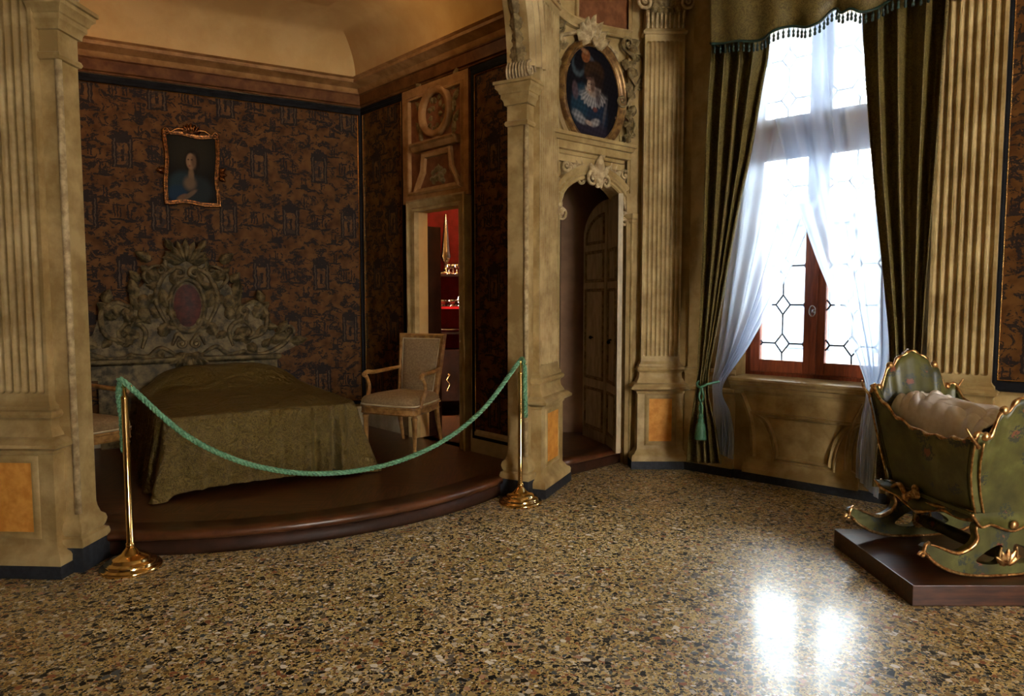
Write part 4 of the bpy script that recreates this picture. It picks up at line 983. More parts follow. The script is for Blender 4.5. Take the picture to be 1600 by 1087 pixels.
# ================================================================ platform and cradle
pfx, pfy = onz(1425, 947, 0)
T = thing('cradle_platform', 'low dark oak platform under the painted cradle', 'platform', (pfx, pfy, 0))
b = B(); b.box(0, 1.28, 0, .80, 0, .10, .004); b.build('plinth_block', M['platform'], T, smooth=False)
T['label'] = 'low dark oak platform under the painted cradle'
CRX, CRY = 2.32, 3.58
T = thing('cradle', 'green painted rococo cradle with gilt edges on scrolled rockers', 'cradle', (CRX, CRY, .10), radians(8))
def crest(u, end):   # z of the rim above the platform on the end boards
    a = abs(u)
    base = [( -1.0,.80), (-.93,.845), (-.85,.84), (-.78,.815), (-.72,.83), (-.66,.875), (-.60,.925), (-.53,.945), (-.46,.935), (-.40,.955), (-.34,.985), (-.25,1.0), (-.17,1.005), (-.1,1.02), (0,1.03)]
    a = -a
    for (x0, z0_), (x1, z1_) in zip(base, base[1:]):
        if a <= x1: k = (a-x0)/(x1-x0); z = z0_+(z1_-z0_)*k; break
    return z - (.11*min(1,(1+a)*0+1) if end == 0 else .0)
def wtop(v): return .245+.02*abs(2*v-1)
def shp(h): return h*.35+.65*h**2.2
ZB = .30
def rimz(v):       # long-side rim
    return .665 + (.17*((v-.4)/.6)**2.2 if v > .4 else .02*max(0, (.3-v)/.3)**1.5) - .02*sin(pi*v)
def Ly(h): return .30+.075*shp(h)
def side(sx, off):
    def fn(v, h):
        x = .175 + (wtop(v)-.175)*shp(h) + .028*sin(pi*h)*(1 if 1 else 0)
        z = ZB+.02*cos(2*pi*v)*(1-h) + h*(rimz(v)-ZB) + .006*sin(v*40)*h**6
        return (sx*(x-off), (2*v-1)*Ly(h), z)
    return fn
for sx in (-1, 1):
    b = B(); fo, fi = side(sx, 0), side(sx, .018); nu, nv = 40, 16
    Ro = [[fo(i/nu, j/nv) for i in range(nu+1)] for j in range(nv+1)]; Ri = [[fi(i/nu, 1-j/nv) for i in range(nu+1)] for j in range(nv+1)]
    b.rows(Ro+Ri); b.build('side_board', M['cradle'], T)
    b = B(); b.tube([(p[0]-sx*.009, p[1], p[2]+.002) for p in [fo(i/60, 1) for i in range(61)]], lambda t: .0095+.0025*sin(t*46), 8); b.build('gilt_rim', M['cradlegold'], T)
    b = B(); P = [fo(i/40, 0) for i in range(41)]; b.tube([(p[0]+sx*.004, p[1], p[2]-.004) for p in P], lambda t: .008+.002*sin(t*34), 7); b.build('gilt_base_moulding', M['cradlegold'], T)
for e, s_ in ((0, -1), (1, 1)):
    b = B(); nu, nv = 64, 16
    def fe(a, h, off=0):
        u = a*2-1; x = u*(.175+(wtop(0)-.175)*shp(h)+.028*sin(pi*h)); zt2 = crest(u, e)
        if e == 0: zt2 = zt2-.02
        bow = .03*(1-u*u)*(.3+h)
        return (x, s_*(Ly(h)+bow-off), ZB+h*(zt2-ZB))
    Ro = [[fe(i/nu, j/nv) for i in range(nu+1)] for j in range(nv+1)]; Ri = [[fe(i/nu, 1-j/nv, .022) for i in range(nu+1)] for j in range(nv+1)]
    b.rows(Ro+Ri); b.build('end_board', M['cradle'], T)
    b = B(); b.tube([(p[0], p[1]-s_*.011, p[2]+.001) for p in [fe(i/nu, 1) for i in range(nu+1)]], lambda t: .010+.003*sin(t*60), 8); b.build('gilt_rim', M['cradlegold'], T)
    b = B()
    for k in range(5):
        a = pi/2+(k-2)*.5; b.leaf(0+.02*(k-2), crest(0, e)-.04, a, .05, .024, .0, .02, .02, y0=0)
    for v in b.bm.verts: v.co.y = (s_*(Ly(1)+.045) + (v.co.y if s_ < 0 else -v.co.y))
    b.build('crest_carving', M['cradlegold'], T)
    for u_ in (-.52, .52, -.8, .8):
        b = B(); q = fe(.5+u_*.5, 1); b.ball((q[0], q[1]-s_*.011, q[2]+.006), .022, .017, .022); b.build('crest_knob', M['cradlegold'], T)
    for sx in (-1, 1):
        b = B()
        P = [fe(.5+sx*.5, h/12) for h in range(13)]; P = [(p[0]+sx*.004, p[1]+s_*.004, p[2]) for p in P]
        for dx in (-.022, .022): b.tube([(p[0]-sx*.02+dx, p[1]+s_*.006, p[2]) for p in P], .005, 6)
        b.build('corner_strip', M['cradlegold'], T)
        b = B(); q = P[-1]
        b.tube(cr([(q[0]-sx*.02,q[1],q[2]-.02), (q[0],q[1]+s_*.01,q[2]+.0), (q[0]+sx*.03,q[1]+s_*.01,q[2]+.035), (q[0]+sx*.045,q[1]+s_*.0,q[2]+.07)], 5), lambda t: .012*(1-.7*t), 7)
        b.build('corner_horn', M['cradlegold'], T)
for sx in (-1, 1):
    ed = cr([(-.30,0,.285), (-.22,0,.262), (-.12,0,.275), (-.02,0,.240), (.06,0,.215), (.14,0,.225), (.20,0,.262), (.27,0,.285), (.33,0,.318)], 5)
    fx = lambda y: sx*(.180+.075*max(0, (y+.02)/.35)**2*(1 if y > -.02 else 0)+.012*sin(y*30))
    b = B(); b.rows([[(sx*.172, p.x*.92, ZB+.015) for p in ed], [(fx(p.x)*.97, p.x, (ZB+p.z)/2) for p in ed], [(fx(p.x), p.x, p.z) for p in ed]]); b.build('side_apron', M['cradle'], T, solid=.012)
    b = B(); b.tube([(fx(p.x)+sx*.004, p.x, p.z) for p in ed], lambda t: .007+.003*sin(t*30), 7); b.build('side_apron_gilding', M['cradlegold'], T)
b = B(); b.box(-.20, .20, -.31, .31, ZB, ZB+.02, .004); b.build('bottom_board', M['cradle'], T, smooth=False)
# apron under the body with carved edge
for s_ in (-1, 1):
    b = B()
    pts = [(-.27,.34), (-.235,.30), (-.20,.275), (-.14,.285), (-.06,.262), (0,.25), (.06,.262), (.14,.285), (.20,.275), (.235,.30), (.27,.34)]
    pc = cr([(x, 0, z) for x, z in pts], 4)
    b.rows([[(p.x*.78, s_*.315, ZB+.02) for p in pc], [(p.x*.8, s_*.325, p.z-.02) for p in pc], [(p.x*.8, s_*.30, p.z-.02) for p in pc], [(p.x*.78, s_*.30, ZB+.02) for p in pc]]); b.build('apron', M['cradle'], T)
    b = B(); b.tube([(p.x*.8, s_*.325, p.z-.02) for p in pc], .007, 7); b.ball((0, s_*.335, .262), .022, .012, .022); b.build('apron_gilding', M['cradlegold'], T)
def rocker2(yc):
    prof_low = [(0,.010), (.11,.012), (.22,.024), (.31,.050), (.38,.088), (.42,.125)]
    prof_top = [(.44,.165), (.41,.178), (.35,.158), (.30,.138), (.26,.130), (.22,.142), (.18,.167), (.165,.20), (.175,.235), (.165,.262), (.13,.275), (0,.275)]
    low = cr([(x, 0, z) for x, z in prof_low], 5); top = cr([(x, 0, z) for x, z in prof_top], 5)
    half = [(p.x, p.z) for p in low] + [(p.x, p.z) for p in top]
    full = half + [(-x, z) for x, z in half[::-1][1:-1]]
    b = B(); bm = b.bm; E = []
    LL = [full]
    for sx in (-1, 1):
        h = cr([(sx*.035,0,.075), (sx*.10,0,.065), (sx*.165,0,.085), (sx*.12,0,.125), (sx*.06,0,.155), (sx*.03,0,.15)], 4, True); LL.append([(p.x, p.z) for p in h])
    for L in LL:
        vs_ = [bm.verts.new((x, yc-.02, z)) for x, z in L]; E += [bm.edges.new((vs_[i], vs_[(i+1) % len(vs_)])) for i in range(len(vs_))]
    r = bmesh.ops.triangle_fill(bm, use_beauty=True, use_dissolve=False, edges=E)
    fs = [g for g in r['geom'] if isinstance(g, bmesh.types.BMFace)]
    ex = bmesh.ops.extrude_face_region(bm, geom=fs)
    for g in ex['geom']:
        if isinstance(g, bmesh.types.BMVert): g.co.y = yc+.02
    o = b.build('rocker', M['cradle'], T, smooth='auto')
    for sx in (-1, 1):
        b = B(); 
        b.tube([(sx*p.x, yc-.022, p.z) for p in low], lambda t: .006+.004*t, 7)
        P = [(sx*p.x, yc-.022, p.z) for p in top[:4]]; b.tube([(sx*.42,yc-.022,.125), (sx*.445,yc-.024,.15), (sx*.437,yc-.024,.178), (sx*.415,yc-.022,.19)], .009, 7)
        b.tube([(sx*p.x, yc-.022, p.z) for p in top[5:45]], lambda t: .004+.007*sin(pi*t), 7)
        P = [(sx*(.452+.018*(1-q)*cos(6*q)), yc-.024, .132+.018*(1-q)*sin(6*q)) for q in [i/16 for i in range(17)]]; b.tube(P, .008, 7)
        b.build('gilt_edge', M['cradlegold'], o)
    b = B()
    for k in range(5): b.leaf(0, .06, pi/2+(k-2)*.5, .08, .018, .0, .012, .008, y0=yc-.02)
    b.tube(cr([(-.036,yc-.024,.07), (-.048,yc-.026,.10), (-.04,yc-.026,.15)], 4), .006, 6); b.tube(cr([(.036,yc-.024,.07), (.048,yc-.026,.10), (.04,yc-.026,.15)], 4), .006, 6)
    b.build('gilt_plume', M['cradlegold'], o)
rocker2(-.285); rocker2(.285)
b = B(); b.lathe([(.026,-.27), (.036,-.2), (.030,-.1), (.034,0), (.030,.1), (.036,.2), (.026,.27)], 14)
for v in b.bm.verts: v.co = Vector((v.co.x, v.co.z, .10+v.co.y))
b.build('stretcher', M['cradle'], T)
b = B(); b.scroll([(-.24,.0), (-.17,.03), (-.10,-.02), (-.03,.02)], .014, .0, .0, .02); 
for k in range(5): b.leaf(-.13+.03*k, -.01, -.5+k*.6, .06, .02, .0, .02, .02)
for v in b.bm.verts: v.co = Vector((-.215+v.co.y*1.0, .17-v.co.x*.9-.15, .30+v.co.z))
b.build('side_carving', M['cradlegold'], T)
# bedding inside the cradle
b = B()
def bl(a, c_):
    x = (a*2-1)*(.20); y = (c_*2-1)*.31
    e = max(0, 1-abs(a*2-1)**6)
    z = .59 + .12*e + .05*(1-a)*e + .022*sin(7*x+12*y+2)*e + .026*abs(sin(30*x-16*y+2.5*sin(14*y)))*e + .018*abs(sin(34*y+22*x+2.5*sin(19*x)))*e + .05*sm(.35, .9, c_)*e - .02*sm(.3,0,c_) 
    return (x*(1+.10*e), y, z)
b.grid(bl, 80, 100)
tag(b.build('cradle_blanket', M['linen'], loc=(CRX, CRY, .10), ang=radians(8), solid=.006), 'crumpled white linen blanket lying inside the cradle', 'blanket')
b = B(); b.box(-.17,.17,-.30,.30,.325,.60,.05); tag(b.build('cradle_mattress', M['linen'], loc=(CRX, CRY, .10), ang=radians(8)), 'small mattress inside the cradle under the crumpled blanket', 'mattress')
# ================================================================ house across the canal, seen through the leaded panes
M['facade'] = simple('bluish_weathered_facade', (.050,.060,.072), (.085,.095,.105), .9, sc=1.2)
M['facade_dark'] = simple('dark_house_window', (.02,.03,.045), None, .6)
M['tiles'] = simple('roof_tiles', (.07,.06,.06), (.10,.085,.08), .9, sc=3)
T = fthing('house', 'pale bluish house facade across the canal, seen through the leaded panes', 'building', WW, 2.0, -9.0, -3)
b = B(); b.box(-7, 7, 0, 3, 0, 6.0); b.build('facade_wall', M['facade'], T, smooth=False)
b = B(); b.box(-7.3, 7.3, -.4, 3.4, 6.0, 6.25); b.build('roof', M['tiles'], T, smooth=False)
for i in range(8):
    for z in (.9, 3.4):
        x = -6.2+i*1.7; b = B(); b.box(x, x+.75, -.03, .02, z, z+1.35); w_ = b.build('window', M['facade_dark'], T, smooth=False)
        b = B(); b.box(x-.1, x+.85, -.10, .0, z-.14, z); b.build('window_ledge', M['tiles'], w_, smooth=False)
# ================================================================ bed
hbx, hbz = BK.pix(296, 560, .12)
hw = (BK.pix(436, 556, .12)[0]-BK.pix(152, 562, .12)[0])/2; ztop = BK.pix(303, 384, .1)[1]; print('headboard', hbx, hbz, hw, ztop)
T = fthing('bed_headboard', 'huge carved rococo headboard with scrolls and shells against the toile wall', 'headboard', BK, hbx, .07, 0)
zb_ = hbz; Hh = ztop-zb_
outl = [(-1.0,0), (-1.28,.10), (-1.22,.20), (-1.02,.22), (-.93,.40), (-.80,.52), (-.62,.50), (-.55,.62), (-.42,.74), (-.30,.80), (-.24,.93), (-.12,.98), (0,1.0)]
outl = [(x, z) for x, z in outl]; full = outl + [(-x, z) for x, z in outl[::-1][1:]]
pc = [(p.x, p.z) for p in cr([(x*hw, 0, zb_+z*Hh*.93) for x, z in full], 5)]
b = B()
mid_ = len(pc)//2
L = pc[:mid_+1]; R_ = pc[::-1][:mid_+1]
k = min(len(L), len(R_))
b.rows([[(p[0], -.03, p[1]) for p in L[:k]], [(p[0], -.03, p[1]) for p in R_[:k]]]); b.rows([[(p[0], -.03, p[1]) for p in pc], [(p[0], .03, p[1]) for p in pc]])
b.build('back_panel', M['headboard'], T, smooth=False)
b = B(); ow, oh = .13, .22; ocy = zb_+Hh*.47
b.rows([[(0+ow*r*cos(2*pi*i/32), -.045+.02*(r**2), ocy+oh*r*sin(2*pi*i/32)) for i in range(32)] for r in (.001,.3,.6,.8,1)], True); b.build('painted_oval', M['darkred'], T)
b = B(); b.sweep([((ow+.0)*cos(-2*pi*i/40), ocy+(oh+.0)*sin(-2*pi*i/40)) for i in range(40)], [(.01,.02), (.005,.055), (-.012,.07), (-.03,.055), (-.035,.02)], MW, True); b.build('oval_moulding', M['headboard'], T)
b = B(); Y = .0
def hp(x, z): return (x*hw, zb_+z*Hh)
rnd = random.Random(3)
for sx in (-1, 1):
    def hs(P, th, r0, r1, n=.045): b.scroll([hp(sx*x, z) for x, z in P], th, n, r0 and r0*sx, r1 and r1*sx)
    hs([(.12,.02), (.30,.10), (.44,.03), (.60,.05)], .022, .05, -.05)
    hs([(.62,.04), (.85,.02), (1.10,.10), (1.22,.20)], .022, .0, .05)
    hs([(.22,.30), (.34,.52), (.26,.72), (.12,.80)], .024, -.05, .05)
    hs([(.50,.10), (.46,.25), (.60,.34), (.72,.26)], .022, 0, -.05)
    hs([(.66,.16), (.86,.22), (.90,.40), (.76,.50), (.62,.46)], .024, 0, .045)
    hs([(.36,.62), (.46,.72), (.38,.80), (.28,.82)], .018, 0, .04)
    hs([(.10,.88), (.20,.92), (.22,.82), (.14,.78)], .016, .03, 0)
    hs([(.18,.12), (.12,.22), (.04,.16)], .02, 0, .04)
    for (x, z, a, L_, W_) in [(.2,.45,1.2,.20,.05), (.45,.42,.9,.2,.05), (.55,.55,1.4,.16,.045), (.38,.86,.6,.14,.04), (.3,.7,.7,.18,.05), (.75,.36,.8,.2,.06), (.95,.12,.5,.22,.05), (1.05,.2,1.0,.15,.04), (.7,.12,2.2,.16,.045), (.3,.2,2.0,.16,.05), (.52,.2,.5,.15,.04), (.86,.5,1.9,.12,.04), (.16,.66,1.9,.14,.04), (.42,.5,2.5,.14,.04), (.6,.3,1.2,.14,.04), (.15,.97,1.0,.10,.03), (1.2,.12,.2,.16,.04), (.5,.68,.9,.12,.035)]:
        px_, pz_ = hp(sx*x, z); b.leaf(px_, pz_, a if sx > 0 else pi-a, L_, W_, .02, .045, .03)
    for k in range(12):
        x = .1+rnd.random()*.85; z = .05+rnd.random()*(.75-.55*x); px_, pz_ = hp(sx*x, z); a = rnd.random()*6.28; b.leaf(px_, pz_, a, .11, .035, .02, .045, .035)
    bx_, bz_ = hp(sx*.47, .50); b.ball((bx_, -.05, bz_), .055, .045, .07); b.ball((bx_, -.06, bz_-.10), .05, .035, .06)
for k in range(9):
    q = (k-4)/4; px_, pz_ = hp(.0+.05*q, .86); b.leaf(px_, pz_-.01*abs(q), pi/2-q*1.3, .20-.04*abs(q), .035, .03, .045, .04)
for k in range(7):
    q = (k-3)/3; px_, pz_ = hp(.05*q, .0); b.leaf(px_, pz_+.05, -pi/2+q*.9, .16, .035, .04, .045, .04)
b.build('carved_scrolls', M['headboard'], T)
b = B(); b.sweep([(-hw*1.02,0), (-hw*1.02,-.05), (hw*1.02,-.05), (hw*1.02,0)], [(0,zb_-.16), (0,zb_-.04), (.02,zb_-.03), (.035,zb_-.01), (.035,zb_+.012), (.01,zb_+.02), (-.06,zb_+.02)], MH); b.box(-hw*.96, hw*.96, -.04, .03, H0, zb_-.1); b.build('shelf_rail', M['headboard'], T, smooth='auto')
# bed body with brocade cover
BA = BK.a + radians(3); BW, BL = 1.27, 1.80
fc = onz(417, 638, .66); bcx, bcy = fc
T = thing('bed', 'bed base and mattress hidden under the olive brocade cover', 'bed', (bcx, bcy, H0), BA)
b = B(); b.box(-BW/2+.05, BW/2-.05, .06, BL-.12, .10, .34, .02); b.build('bed_base', M['darkwood'], T, smooth=False)
b = B(); b.box(-BW/2+.04, BW/2-.04, .05, BL-.12, .34, .47, .04); b.build('mattress', M['linen'], T)
b = B()
for x in (-.6, .6):
    for y in (.15, BL-.25): b.box(x-.03, x+.03, y-.03, y+.03, 0, .10)
b.build('leg', M['darkwood'], T, smooth=False) if 0 else b.bm.free()
for x in (-.6, .6):
    for y in (.15, BL-.25):
        b = B(); b.lathe([(.02,0), (.035,.02), (.03,.10)], 12, (x, y, 0)); b.build('leg', M['darkwood'], T)
# cloth: rounded-rectangle rings
b = B(); NR, NP = 0, 520
def perim(s_, hx, hy, r):
    # s_ in 0..1 around rounded rectangle starting front-centre, going right
    segs = []; 
    a, c_ = hx-r, hy-r; q = pi/2*r; Ls = [a, q, 2*c_, q, 2*a, q, 2*c_, q, a]; tot = sum(Ls); d = s_*tot
    for i, l in enumerate(Ls):
        if d <= l or i == 8: break
        d -= l
    if i == 0: return (d, -hy, 0, -1, 0)
    if i == 1: t = d/r; return (a+r*sin(t), -c_-r*cos(t), sin(t), -cos(t), 1-abs(t/(pi/2)*2-1))
    if i == 2: return (hx, -c_+d, 1, 0, 0)
    if i == 3: t = d/r; return (a+r*cos(t), c_+r*sin(t), cos(t), sin(t), 1-abs(t/(pi/2)*2-1))
    if i == 4: return (a-d, hy, 0, 1, 0)
    if i == 5: t = d/r; return (-a-r*sin(t), c_+r*cos(t), -sin(t), cos(t), 1-abs(t/(pi/2)*2-1))
    if i == 6: return (-hx, c_-d, -1, 0, 0)
    if i == 7: t = d/r; return (-a-r*cos(t), -c_-r*sin(t), -cos(t), -sin(t), 1-abs(t/(pi/2)*2-1))
    return (-a+d, -hy, 0, -1, 0)
rings = []; rr = .14; ztp = .55
for lv in range(15):                     # top surface, from centre outwards
    k = (lv+.3)/15; row = []
    for i in range(NP):
        x, y, nx, ny, c_ = perim(i/NP, BW/2, BL/2, rr); X, Y_ = x*k, y*k
        hd = sm(BL/2-.75, BL/2-.15, Y_)*(1-abs(X/(BW/2))**5)
        z = ztp - .035*(abs(X)/(BW/2))**4 - .035*(max(0, -Y_)/(BL/2))**4 + .15*hd + .006*sin(9*X+4*Y_)*sin(7*Y_-3*X) + .0025*sin(34*X+13*Y_)
        row.append((X, Y_, z))
    rings.append(row)
drop = [(.03,.52), (.05,.48), (.055,.42), (.06,.34), (.07,.26), (.08,.18), (.09,.10), (.10,.04), (.115,.006)]
for j, (o, z) in enumerate(drop):
    row = []; h = (ztp-z)/ztp
    for i in range(NP):
        s_ = i/NP; x, y, nx, ny, c_ = perim(s_, BW/2, BL/2, rr)
        cl = c_**1.5; side = abs(nx) > .8
        fold = .036*h**.7*sin(s_*2*pi*46+2.2*sin(s_*11)) + .018*h*sin(s_*2*pi*83+1+2*h)
        if abs(ny) > .9 and ny < 0: fold *= .28 + 1.5*sm(.25, .75, x/(BW/2)) + .5*sm(.6, .9, -x/(BW/2)) 
        flare = o*(1.0 if not side else .8) + (cl if y < 0 else 0)*(.11*h**1.3)
        if y > 0 and abs(ny) > .5: flare *= .15; fold *= .2
        lift = .0
        if ny < -.9 and j >= 5: lift = .05*(1-(abs(x)/(BW/2))**6)*(j-4)/4
        zz = z + lift
        row.append((x+nx*(flare+fold), y+ny*(flare+fold), zz))
    rings.append(row)
b.rows(rings, True); b.poly(rings[0])
b.build('x', M['cover'], None) if 0 else None
o = b.build('bedspread', M['cover'], loc=(bcx - sin(BA)*BL/2, bcy + cos(BA)*BL/2, H0+.002), ang=BA)
tag(o, 'olive brocade bedspread draped over the bed down to the alcove floor', 'bedspread')
# ================================================================ armchairs
def armchair(label, x, y, deg, grp='upholstered armchairs by the bed'):
    T = thing('armchair', label, 'armchair', (x, y, H0), radians(deg), grp)
    SW, SD, SH = .55, .48, .40      # faces -y
    def sq(x_, y_, z0_, z1_, r0, r1, nm):
        b = B(); z = z1_; b.lathe([(r1,z1_-.0), (r1,z1_-.05), (r1*.7,z1_-.055), (r1*.75,z1_-.07), (r1*1.0,z1_-.075), (r1*1.05,z1_-.09), (r1*.85,z1_-.10), (r0*1.05,z0_+.05), (r0*.8,z0_+.045), (r0*1.2,z0_+.035), (r0,z0_+.012), (r0*.7,z0_)][::-1], 12, (x_, y_, 0)); return b.build(nm, M['chairwood'], T, smooth='auto')
    for sx in (-1, 1):
        sq(sx*(SW/2-.03), -SD/2+.03, 0, SH-.02, .014, .029, 'leg')
        b = B(); P = [(sx*(SW/2-.075), SD/2-.03, SH-.02), (sx*(SW/2-.075), SD/2+.00, .2), (sx*(SW/2-.07), SD/2+.06, 0)]; b.tube(cr(P, 5), lambda t: .027-.013*t, 8); b.build('leg', M['chairwood'], T)
    def outline(g=0):
        P = [(-SW/2+.0-g,-SD/2+.02), (-SW/2+.05,-SD/2-.025-g), (-.15,-SD/2-.045-g), (.15,-SD/2-.045-g), (SW/2-.05,-SD/2-.025-g), (SW/2+g,-SD/2+.02), (SW/2-.02+g,0), (SW/2-.06+g,SD/2-.02), (SW/2-.10,SD/2+g), (-SW/2+.10,SD/2+g), (-SW/2+.06-g,SD/2-.02), (-SW/2+.02-g,0)]
        return [(p.x, p.y) for p in cr([(q[0], q[1], 0) for q in P], 4, True)]
    O = outline()
    b = B(); b.sweep(O, [(-.03,SH-.075), (.0,SH-.075), (.004,SH-.065), (-.002,SH-.06), (-.002,SH-.025), (.005,SH-.018), (.005,SH-.004), (-.03,SH-.004)], MH, True); b.build('seat_frame', M['chairwood'], T, smooth='auto')
    b = B(); b.rows([[(p[0]*k, p[1]*k, z) for p in O] for k, z in ((.985,SH-.006), (1.0,SH+.02), (.985,SH+.045), (.93,SH+.065), (.7,SH+.085), (.35,SH+.095), (.02,SH+.098))], True, capa=True, capb=True); b.build('seat_cushion', M['upholstery'], T)
    b = B(); b.tube([(p[0]*1.004, p[1]*1.004, SH+.004) for p in O+O[:1]], .006, 6); b.build('seat_piping', M['piping'], T)
    # back, tilted
    z0_, z1_ = SH+.06, .95; hw0, hw1 = .18, .21; ty = lambda z: SD/2-.02 + (z-SH)*.17
    fr_ = [(-hw0,z0_), (-hw1,z1_), (hw1,z1_), (hw0,z0_)]
    mp = lambda a, z, h: (a, ty(z)-h, z)
    b = B(); b.sweep(fr_, [(-.028,-.02), (-.028,.012), (-.020,.022), (-.006,.022), (.0,.012), (.010,.014), (.014,.0), (.014,-.02)], mp, True); b.build('back_frame', M['chairwood'], T, smooth='auto')
    b = B()
    def bp(a, c_, h0=1, s_=1):
        z = z0_+.01+(z1_-z0_-.02)*c_; hwz = (hw0+(hw1-hw0)*c_)-.012; e = (1-abs(2*a-1)**8)*(1-abs(2*c_-1)**8)
        return (s_*(2*a-1)*hwz, ty(z)-h0*(.006+.030*e), z)
    b.grid(lambda a, c_: bp(a, c_), 20, 24); b.grid(lambda a, c_: bp(a, c_, -.5), 20, 24); b.build('back_cushion', M['upholstery'], T)
    b = B(); q = .016; b.tube([mp(*p, .018) for p in ((-hw0+q,z0_+q), (-hw1+q,z1_-q), (hw1-q,z1_-q), (hw0-q,z0_+q), (-hw0+q,z0_+q))], .0055, 6); b.build('back_piping', M['piping'], T)
    for sx in (-1, 1):
        b = B(); b.tube([(sx*(SW/2-.08),SD/2-.03,SH-.03), (sx*.19, ty(z0_), z0_+.02), (sx*(hw0+.014), ty(z0_), z0_)], .02, 8); b.build('back_post', M['chairwood'], T)
        b = B(); P = cr([(sx*(hw0+.03), ty(.66), .675), (sx*(hw0+.06), ty(.66)-.12, .665), (sx*(SW/2-.01), -.06, .655), (sx*(SW/2+.01), -.13, .66), (sx*(SW/2+.012), -.165, .645)], 6)
        b.tube(P, lambda t: .015+.006*t, 9); b.spiral(0, 0, .02, 1.2, 0, 1, 0, .012) if 0 else None
        b.ball((sx*(SW/2+.012), -.165, .64), .023, .026, .024); b.build('armrest', M['chairwood'], T)
        b = B(); P = cr([(sx*(SW/2+.012), -.155, .635), (sx*(SW/2+.014), -.12, .59), (sx*(SW/2+.012), -.10, .53), (sx*(SW/2+.002), -.13, .46), (sx*(SW/2-.01), -.17, SH-.02)], 6)
        b.tube(P, lambda t: .018-.004*sin(pi*t)+.006*t, 9); b.build('arm_support', M['chairwood'], T)
    return T
frx, fry = onz(655, 708, H0); frx -= .03; fry -= .05; rot = -25
cx_ = frx - cos(radians(rot))*.245 - sin(radians(rot))*.21; cy_ = fry - sin(radians(rot))*.245 + cos(radians(rot))*.21
armchair('taupe upholstered armchair with gilded wood frame, right of the bed', cx_, cy_, rot)
lx_, ly_ = onz(168, 668, H0+.45)
armchair('dim armchair mostly hidden behind the left pier, left of the bed', lx_-.36, ly_+.20, 58)
# ================================================================ portrait over the bed
pl, pt = BK.pix(259, 213, .05); pr, pbm = BK.pix(340, 316, .05); pzt = BK.pix(298, 212, .05)[1]; pzb = BK.pix(298, 316, .05)[1]
pcx, pcz = (pl+pr)/2, (pzt+pzb)/2; phw, phz = (pr-pl)/2, (pzt-pzb)/2; print('portrait', pcx, pcz, phw, phz)
T = fthing('framed_portrait', 'dark rectangular portrait of a woman in a wavy gilt frame above the headboard', 'painting', BK, pcx, .03, pcz)
R_ = []
for (x0, z0_), (x1, z1_) in (((-1,-1),(-1,1)), ((-1,1),(1,1)), ((1,1),(1,-1)), ((1,-1),(-1,-1))):
    for i in range(16):
        t = i/16; x, z = x0+(x1-x0)*t, z0_+(z1_-z0_)*t; wv = .05*sin(pi*2*t)*sin(pi*t)+.055*(cos(2*pi*t)-1)*-.5*-1
        if x0 == x1: x += (wv)*(1 if x0 < 0 else -1)*-1
        else: z += wv*(1 if z0_ > 0 else -1)*.8
        R_.append((x*phw, z*phz))
b = B(); b.sweep(R_, [(.006,0), (.006,.02), (0,.028), (-.006,.02), (-.014,.018), (-.022,.030), (-.030,.024), (-.032,0)], MW, True); b.build('gilt_frame', M['dark_gilt'], T)
def lady2(x, z):
    c = (.010,.007,.004)
    c = lay(c, el_(x,z,0,.55,.9,.6,.6), (.022,.016,.008))
    c = lay(c, el_(x,z,.02,.22,.30,.34,.3), (.012,.007,.004))
    c = lay(c, el_(x,z,-.35,-.50,.60,.42,.3), (.018,.032,.035)); c = lay(c, el_(x,z,.25,-.62,.55,.40,.3), (.018,.022,.022))
    c = lay(c, el_(x,z,-.60,-.75,.4,.25,.3), (.012,.03,.055))
    c = lay(c, el_(x,z,-.04,-.20,.11,.26,.4), (.18,.11,.055)); c = lay(c, el_(x,z,-.10,-.42,.24,.20,.5), (.14,.09,.05))
    c = lay(c, el_(x,z,-.04,.24,.185,.24,.15), (.26,.15,.075)); c = lay(c, el_(x,z,.08,.24,.10,.20,.5), (.13,.07,.035))
    for ex in (-.14, -.0): c = lay(c, el_(x,z,ex,.29,.035,.016,.4), (.02,.012,.01))
    c = lay(c, el_(x,z,-.09,.20,.02,.06,.5), (.32,.19,.1)); c = lay(c, el_(x,z,-.09,.10,.05,.018,.4), (.20,.05,.03))
    c = lay(c, el_(x,z,-.40,-.86,.24,.09,.3,.3), (.16,.09,.05)); c = lay(c, el_(x,z,-.1,-.76,.3,.07,.3,.5), (.13,.08,.045))
    return c
canvas(T, lady2, phw, phz, False, 80, 100, y=-.006)
b = B()
for k in range(7):
    q = (k-3)/3; b.leaf(.03*q, phz+.02, pi/2-q*.9, .09-.02*abs(q), .022, .02, .02, .02)
for sx in (-1, 1): b.scroll([(0, phz+.02), (.10*sx, phz+.05), (.18*sx, phz+.0)], .012, .03, 0, .03*sx)
b.build('crest', M['dark_gilt'], T)
for sx in (-1, 1):
    b = B()
    for k in range(3): b.leaf(sx*(phw+.02), -.05+.02*k, (0 if sx > 0 else pi)+(k-1)*.6, .07, .022, .01, .02, .02)
    b.build('side_flourish', M['dark_gilt'], T)
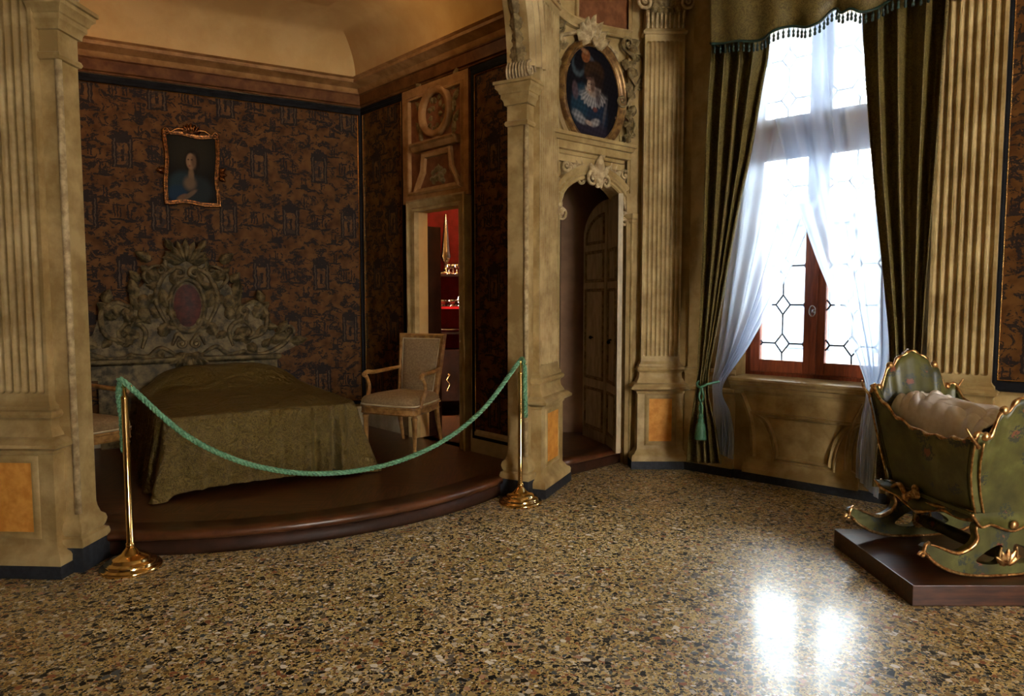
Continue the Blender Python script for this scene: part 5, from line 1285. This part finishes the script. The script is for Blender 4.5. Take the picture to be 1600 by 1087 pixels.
# ================================================================ display cabinet with silver in the side room
CY_ = 7.65; cxl, cxr = -.98, -.05
T = thing('display_cabinet', 'dark display cabinet lined in crimson seen through the alcove doorway', 'cabinet', (cxl, CY_, 0))
CWd = cxr-cxl
b = B(); b.box(0, CWd, .34, .38, 0, 2.75); b.box(-.03, 0, 0, .38, 0, 2.75); b.box(CWd, CWd+.03, 0, .38, 0, 2.75); b.box(-.03, CWd+.03, 0, .38, 2.75, 2.8); b.box(0, CWd, .03, .34, .3, .86); b.build('carcass', M['darkwood'], T, smooth=False)
b = B(); b.box(0, CWd, .325, .34, .86, 2.75); b.build('crimson_backing', M['redcloth'], T, smooth=False)
def zat(py): r = ray(700, py); return EYE + r[2]*CY_/r[1]
SH_ = [(428, 0), (479, 1), (519, 0)]  # flag picks the crimson edge, the other shelves get dark wood
zsh = []
for py, red_edge in SH_:
    z = zat(py); zsh.append(z); b = B(); b.box(0, CWd, .03, .33, z-.022, z); o = b.build('shelf', M['redcloth'], T, smooth=False)
    b = B(); b.box(0, CWd, .024, .032, z-.024, z+.001); b.build('shelf_edge', M['redshelf'] if red_edge else M['darkwood'], o, smooth=False)
b = B()
zl = zat(595)
b.scroll([(.27,zl-.10), (.30,zl-.04), (.27,zl+.01), (.30,zl+.06)], .007, .01, .012, .012, .02)
b.build('gilt_mount', M['gilt'], T)
def silver(name, label, cat_, prof, x, z, y=.17, grp=None, mat='silver', extra=None):
    T2 = thing(name, label, cat_, (cxl+x, CY_+y, z), 0, grp); b = B(); b.lathe(prof, 20); b.build('body', M[mat], T2)
    if extra: extra(T2)
    return T2
def ux(px): return (px-CX)/F*7.75/cos(TILT)*1.0 - cxl
def ewer_handle(T2):
    b = B(); b.tube(cr([(.05,0,.50), (.12,0,.52), (.14,0,.40), (.06,0,.28)], 6), .009, 7); b.build('handle', M['silver'], T2)
silver('silver_horn', 'tall slender silver ornament on the upper cabinet shelf', 'ornament', [(.09,0), (.10,.015), (.05,.04), (.02,.08), (.03,.12), (.05,.16), (.065,.20), (.05,.26), (.042,.36), (.034,.46), (.024,.56), (.014,.63), (.01,.66), (.0,.67)], ux(697), zsh[0])
g0 = silver('silver_goblet', 'leftmost silver goblet in the row on the upper cabinet shelf', 'goblet', [(.03,0), (.032,.006), (.008,.02), (.007,.05), (.014,.06), (.03,.075), (.034,.11), (.031,.11), (.027,.08), (.0,.07)], ux(686), zsh[0], .08, 'goblets on the upper shelf')
for px_, yy in ((703,.07), (709,.10), (715,.07), (720,.12)):
    o = copy_tree(g0); o.location = (cxl+ux(px_), CY_+yy, zsh[0]); o['label'] = {703:'second silver goblet from the left on the upper cabinet shelf', 709:'middle silver goblet on the upper cabinet shelf', 715:'fourth silver goblet from the left on the upper cabinet shelf', 720:'rightmost silver goblet on the upper cabinet shelf'}[px_]
b0 = silver('silver_bowl', 'leftmost small silver bowl on the crimson-edged shelf', 'bowl', [(.03,0), (.034,.006), (.015,.02), (.03,.03), (.052,.06), (.055,.075), (.051,.073), (.03,.04), (.0,.03)], ux(692), zsh[1], .10, 'bowls on the crimson-edged shelf')
for px_, yy in ((700,.16), (707,.09), (714,.15)):
    o = copy_tree(b0); o.location = (cxl+ux(px_), CY_+yy, zsh[1]); o['label'] = {700:'silver bowl set back, second from the left on the crimson-edged shelf', 707:'silver bowl near the front edge, third from the left on the crimson-edged shelf', 714:'silver bowl beside the lidded cruet on the crimson-edged shelf'}[px_]
silver('silver_cruet', 'lidded silver cruet at the right of the crimson-edged shelf', 'cruet', [(.03,0), (.035,.01), (.02,.025), (.042,.06), (.04,.09), (.016,.12), (.02,.14), (.01,.16), (.006,.18), (.0,.185)], ux(719.5), zsh[1], .1)
silver('silver_platter', 'oval silver platter on the lowest cabinet shelf', 'platter', [(.10,0), (.12,.012), (.17,.03), (.17,.034), (.11,.02), (.0,.015)], ux(702), zsh[2], .16)
silver('gilt_jug', 'small gilt jug left on the lowest cabinet shelf', 'jug', [(.03,0), (.035,.01), (.02,.02), (.045,.06), (.04,.09), (.02,.12), (.028,.15), (.024,.15), (.0,.14)], ux(684), zsh[2], .12, None, 'gilt')
_n = Vector((sin(BK.a), -cos(BK.a))); _o = BK.w(0)
hd = [(bcx-_o.x)*_n.x+(bcy-_o.y)*_n.y]; print('bed front distance from back wall', hd)
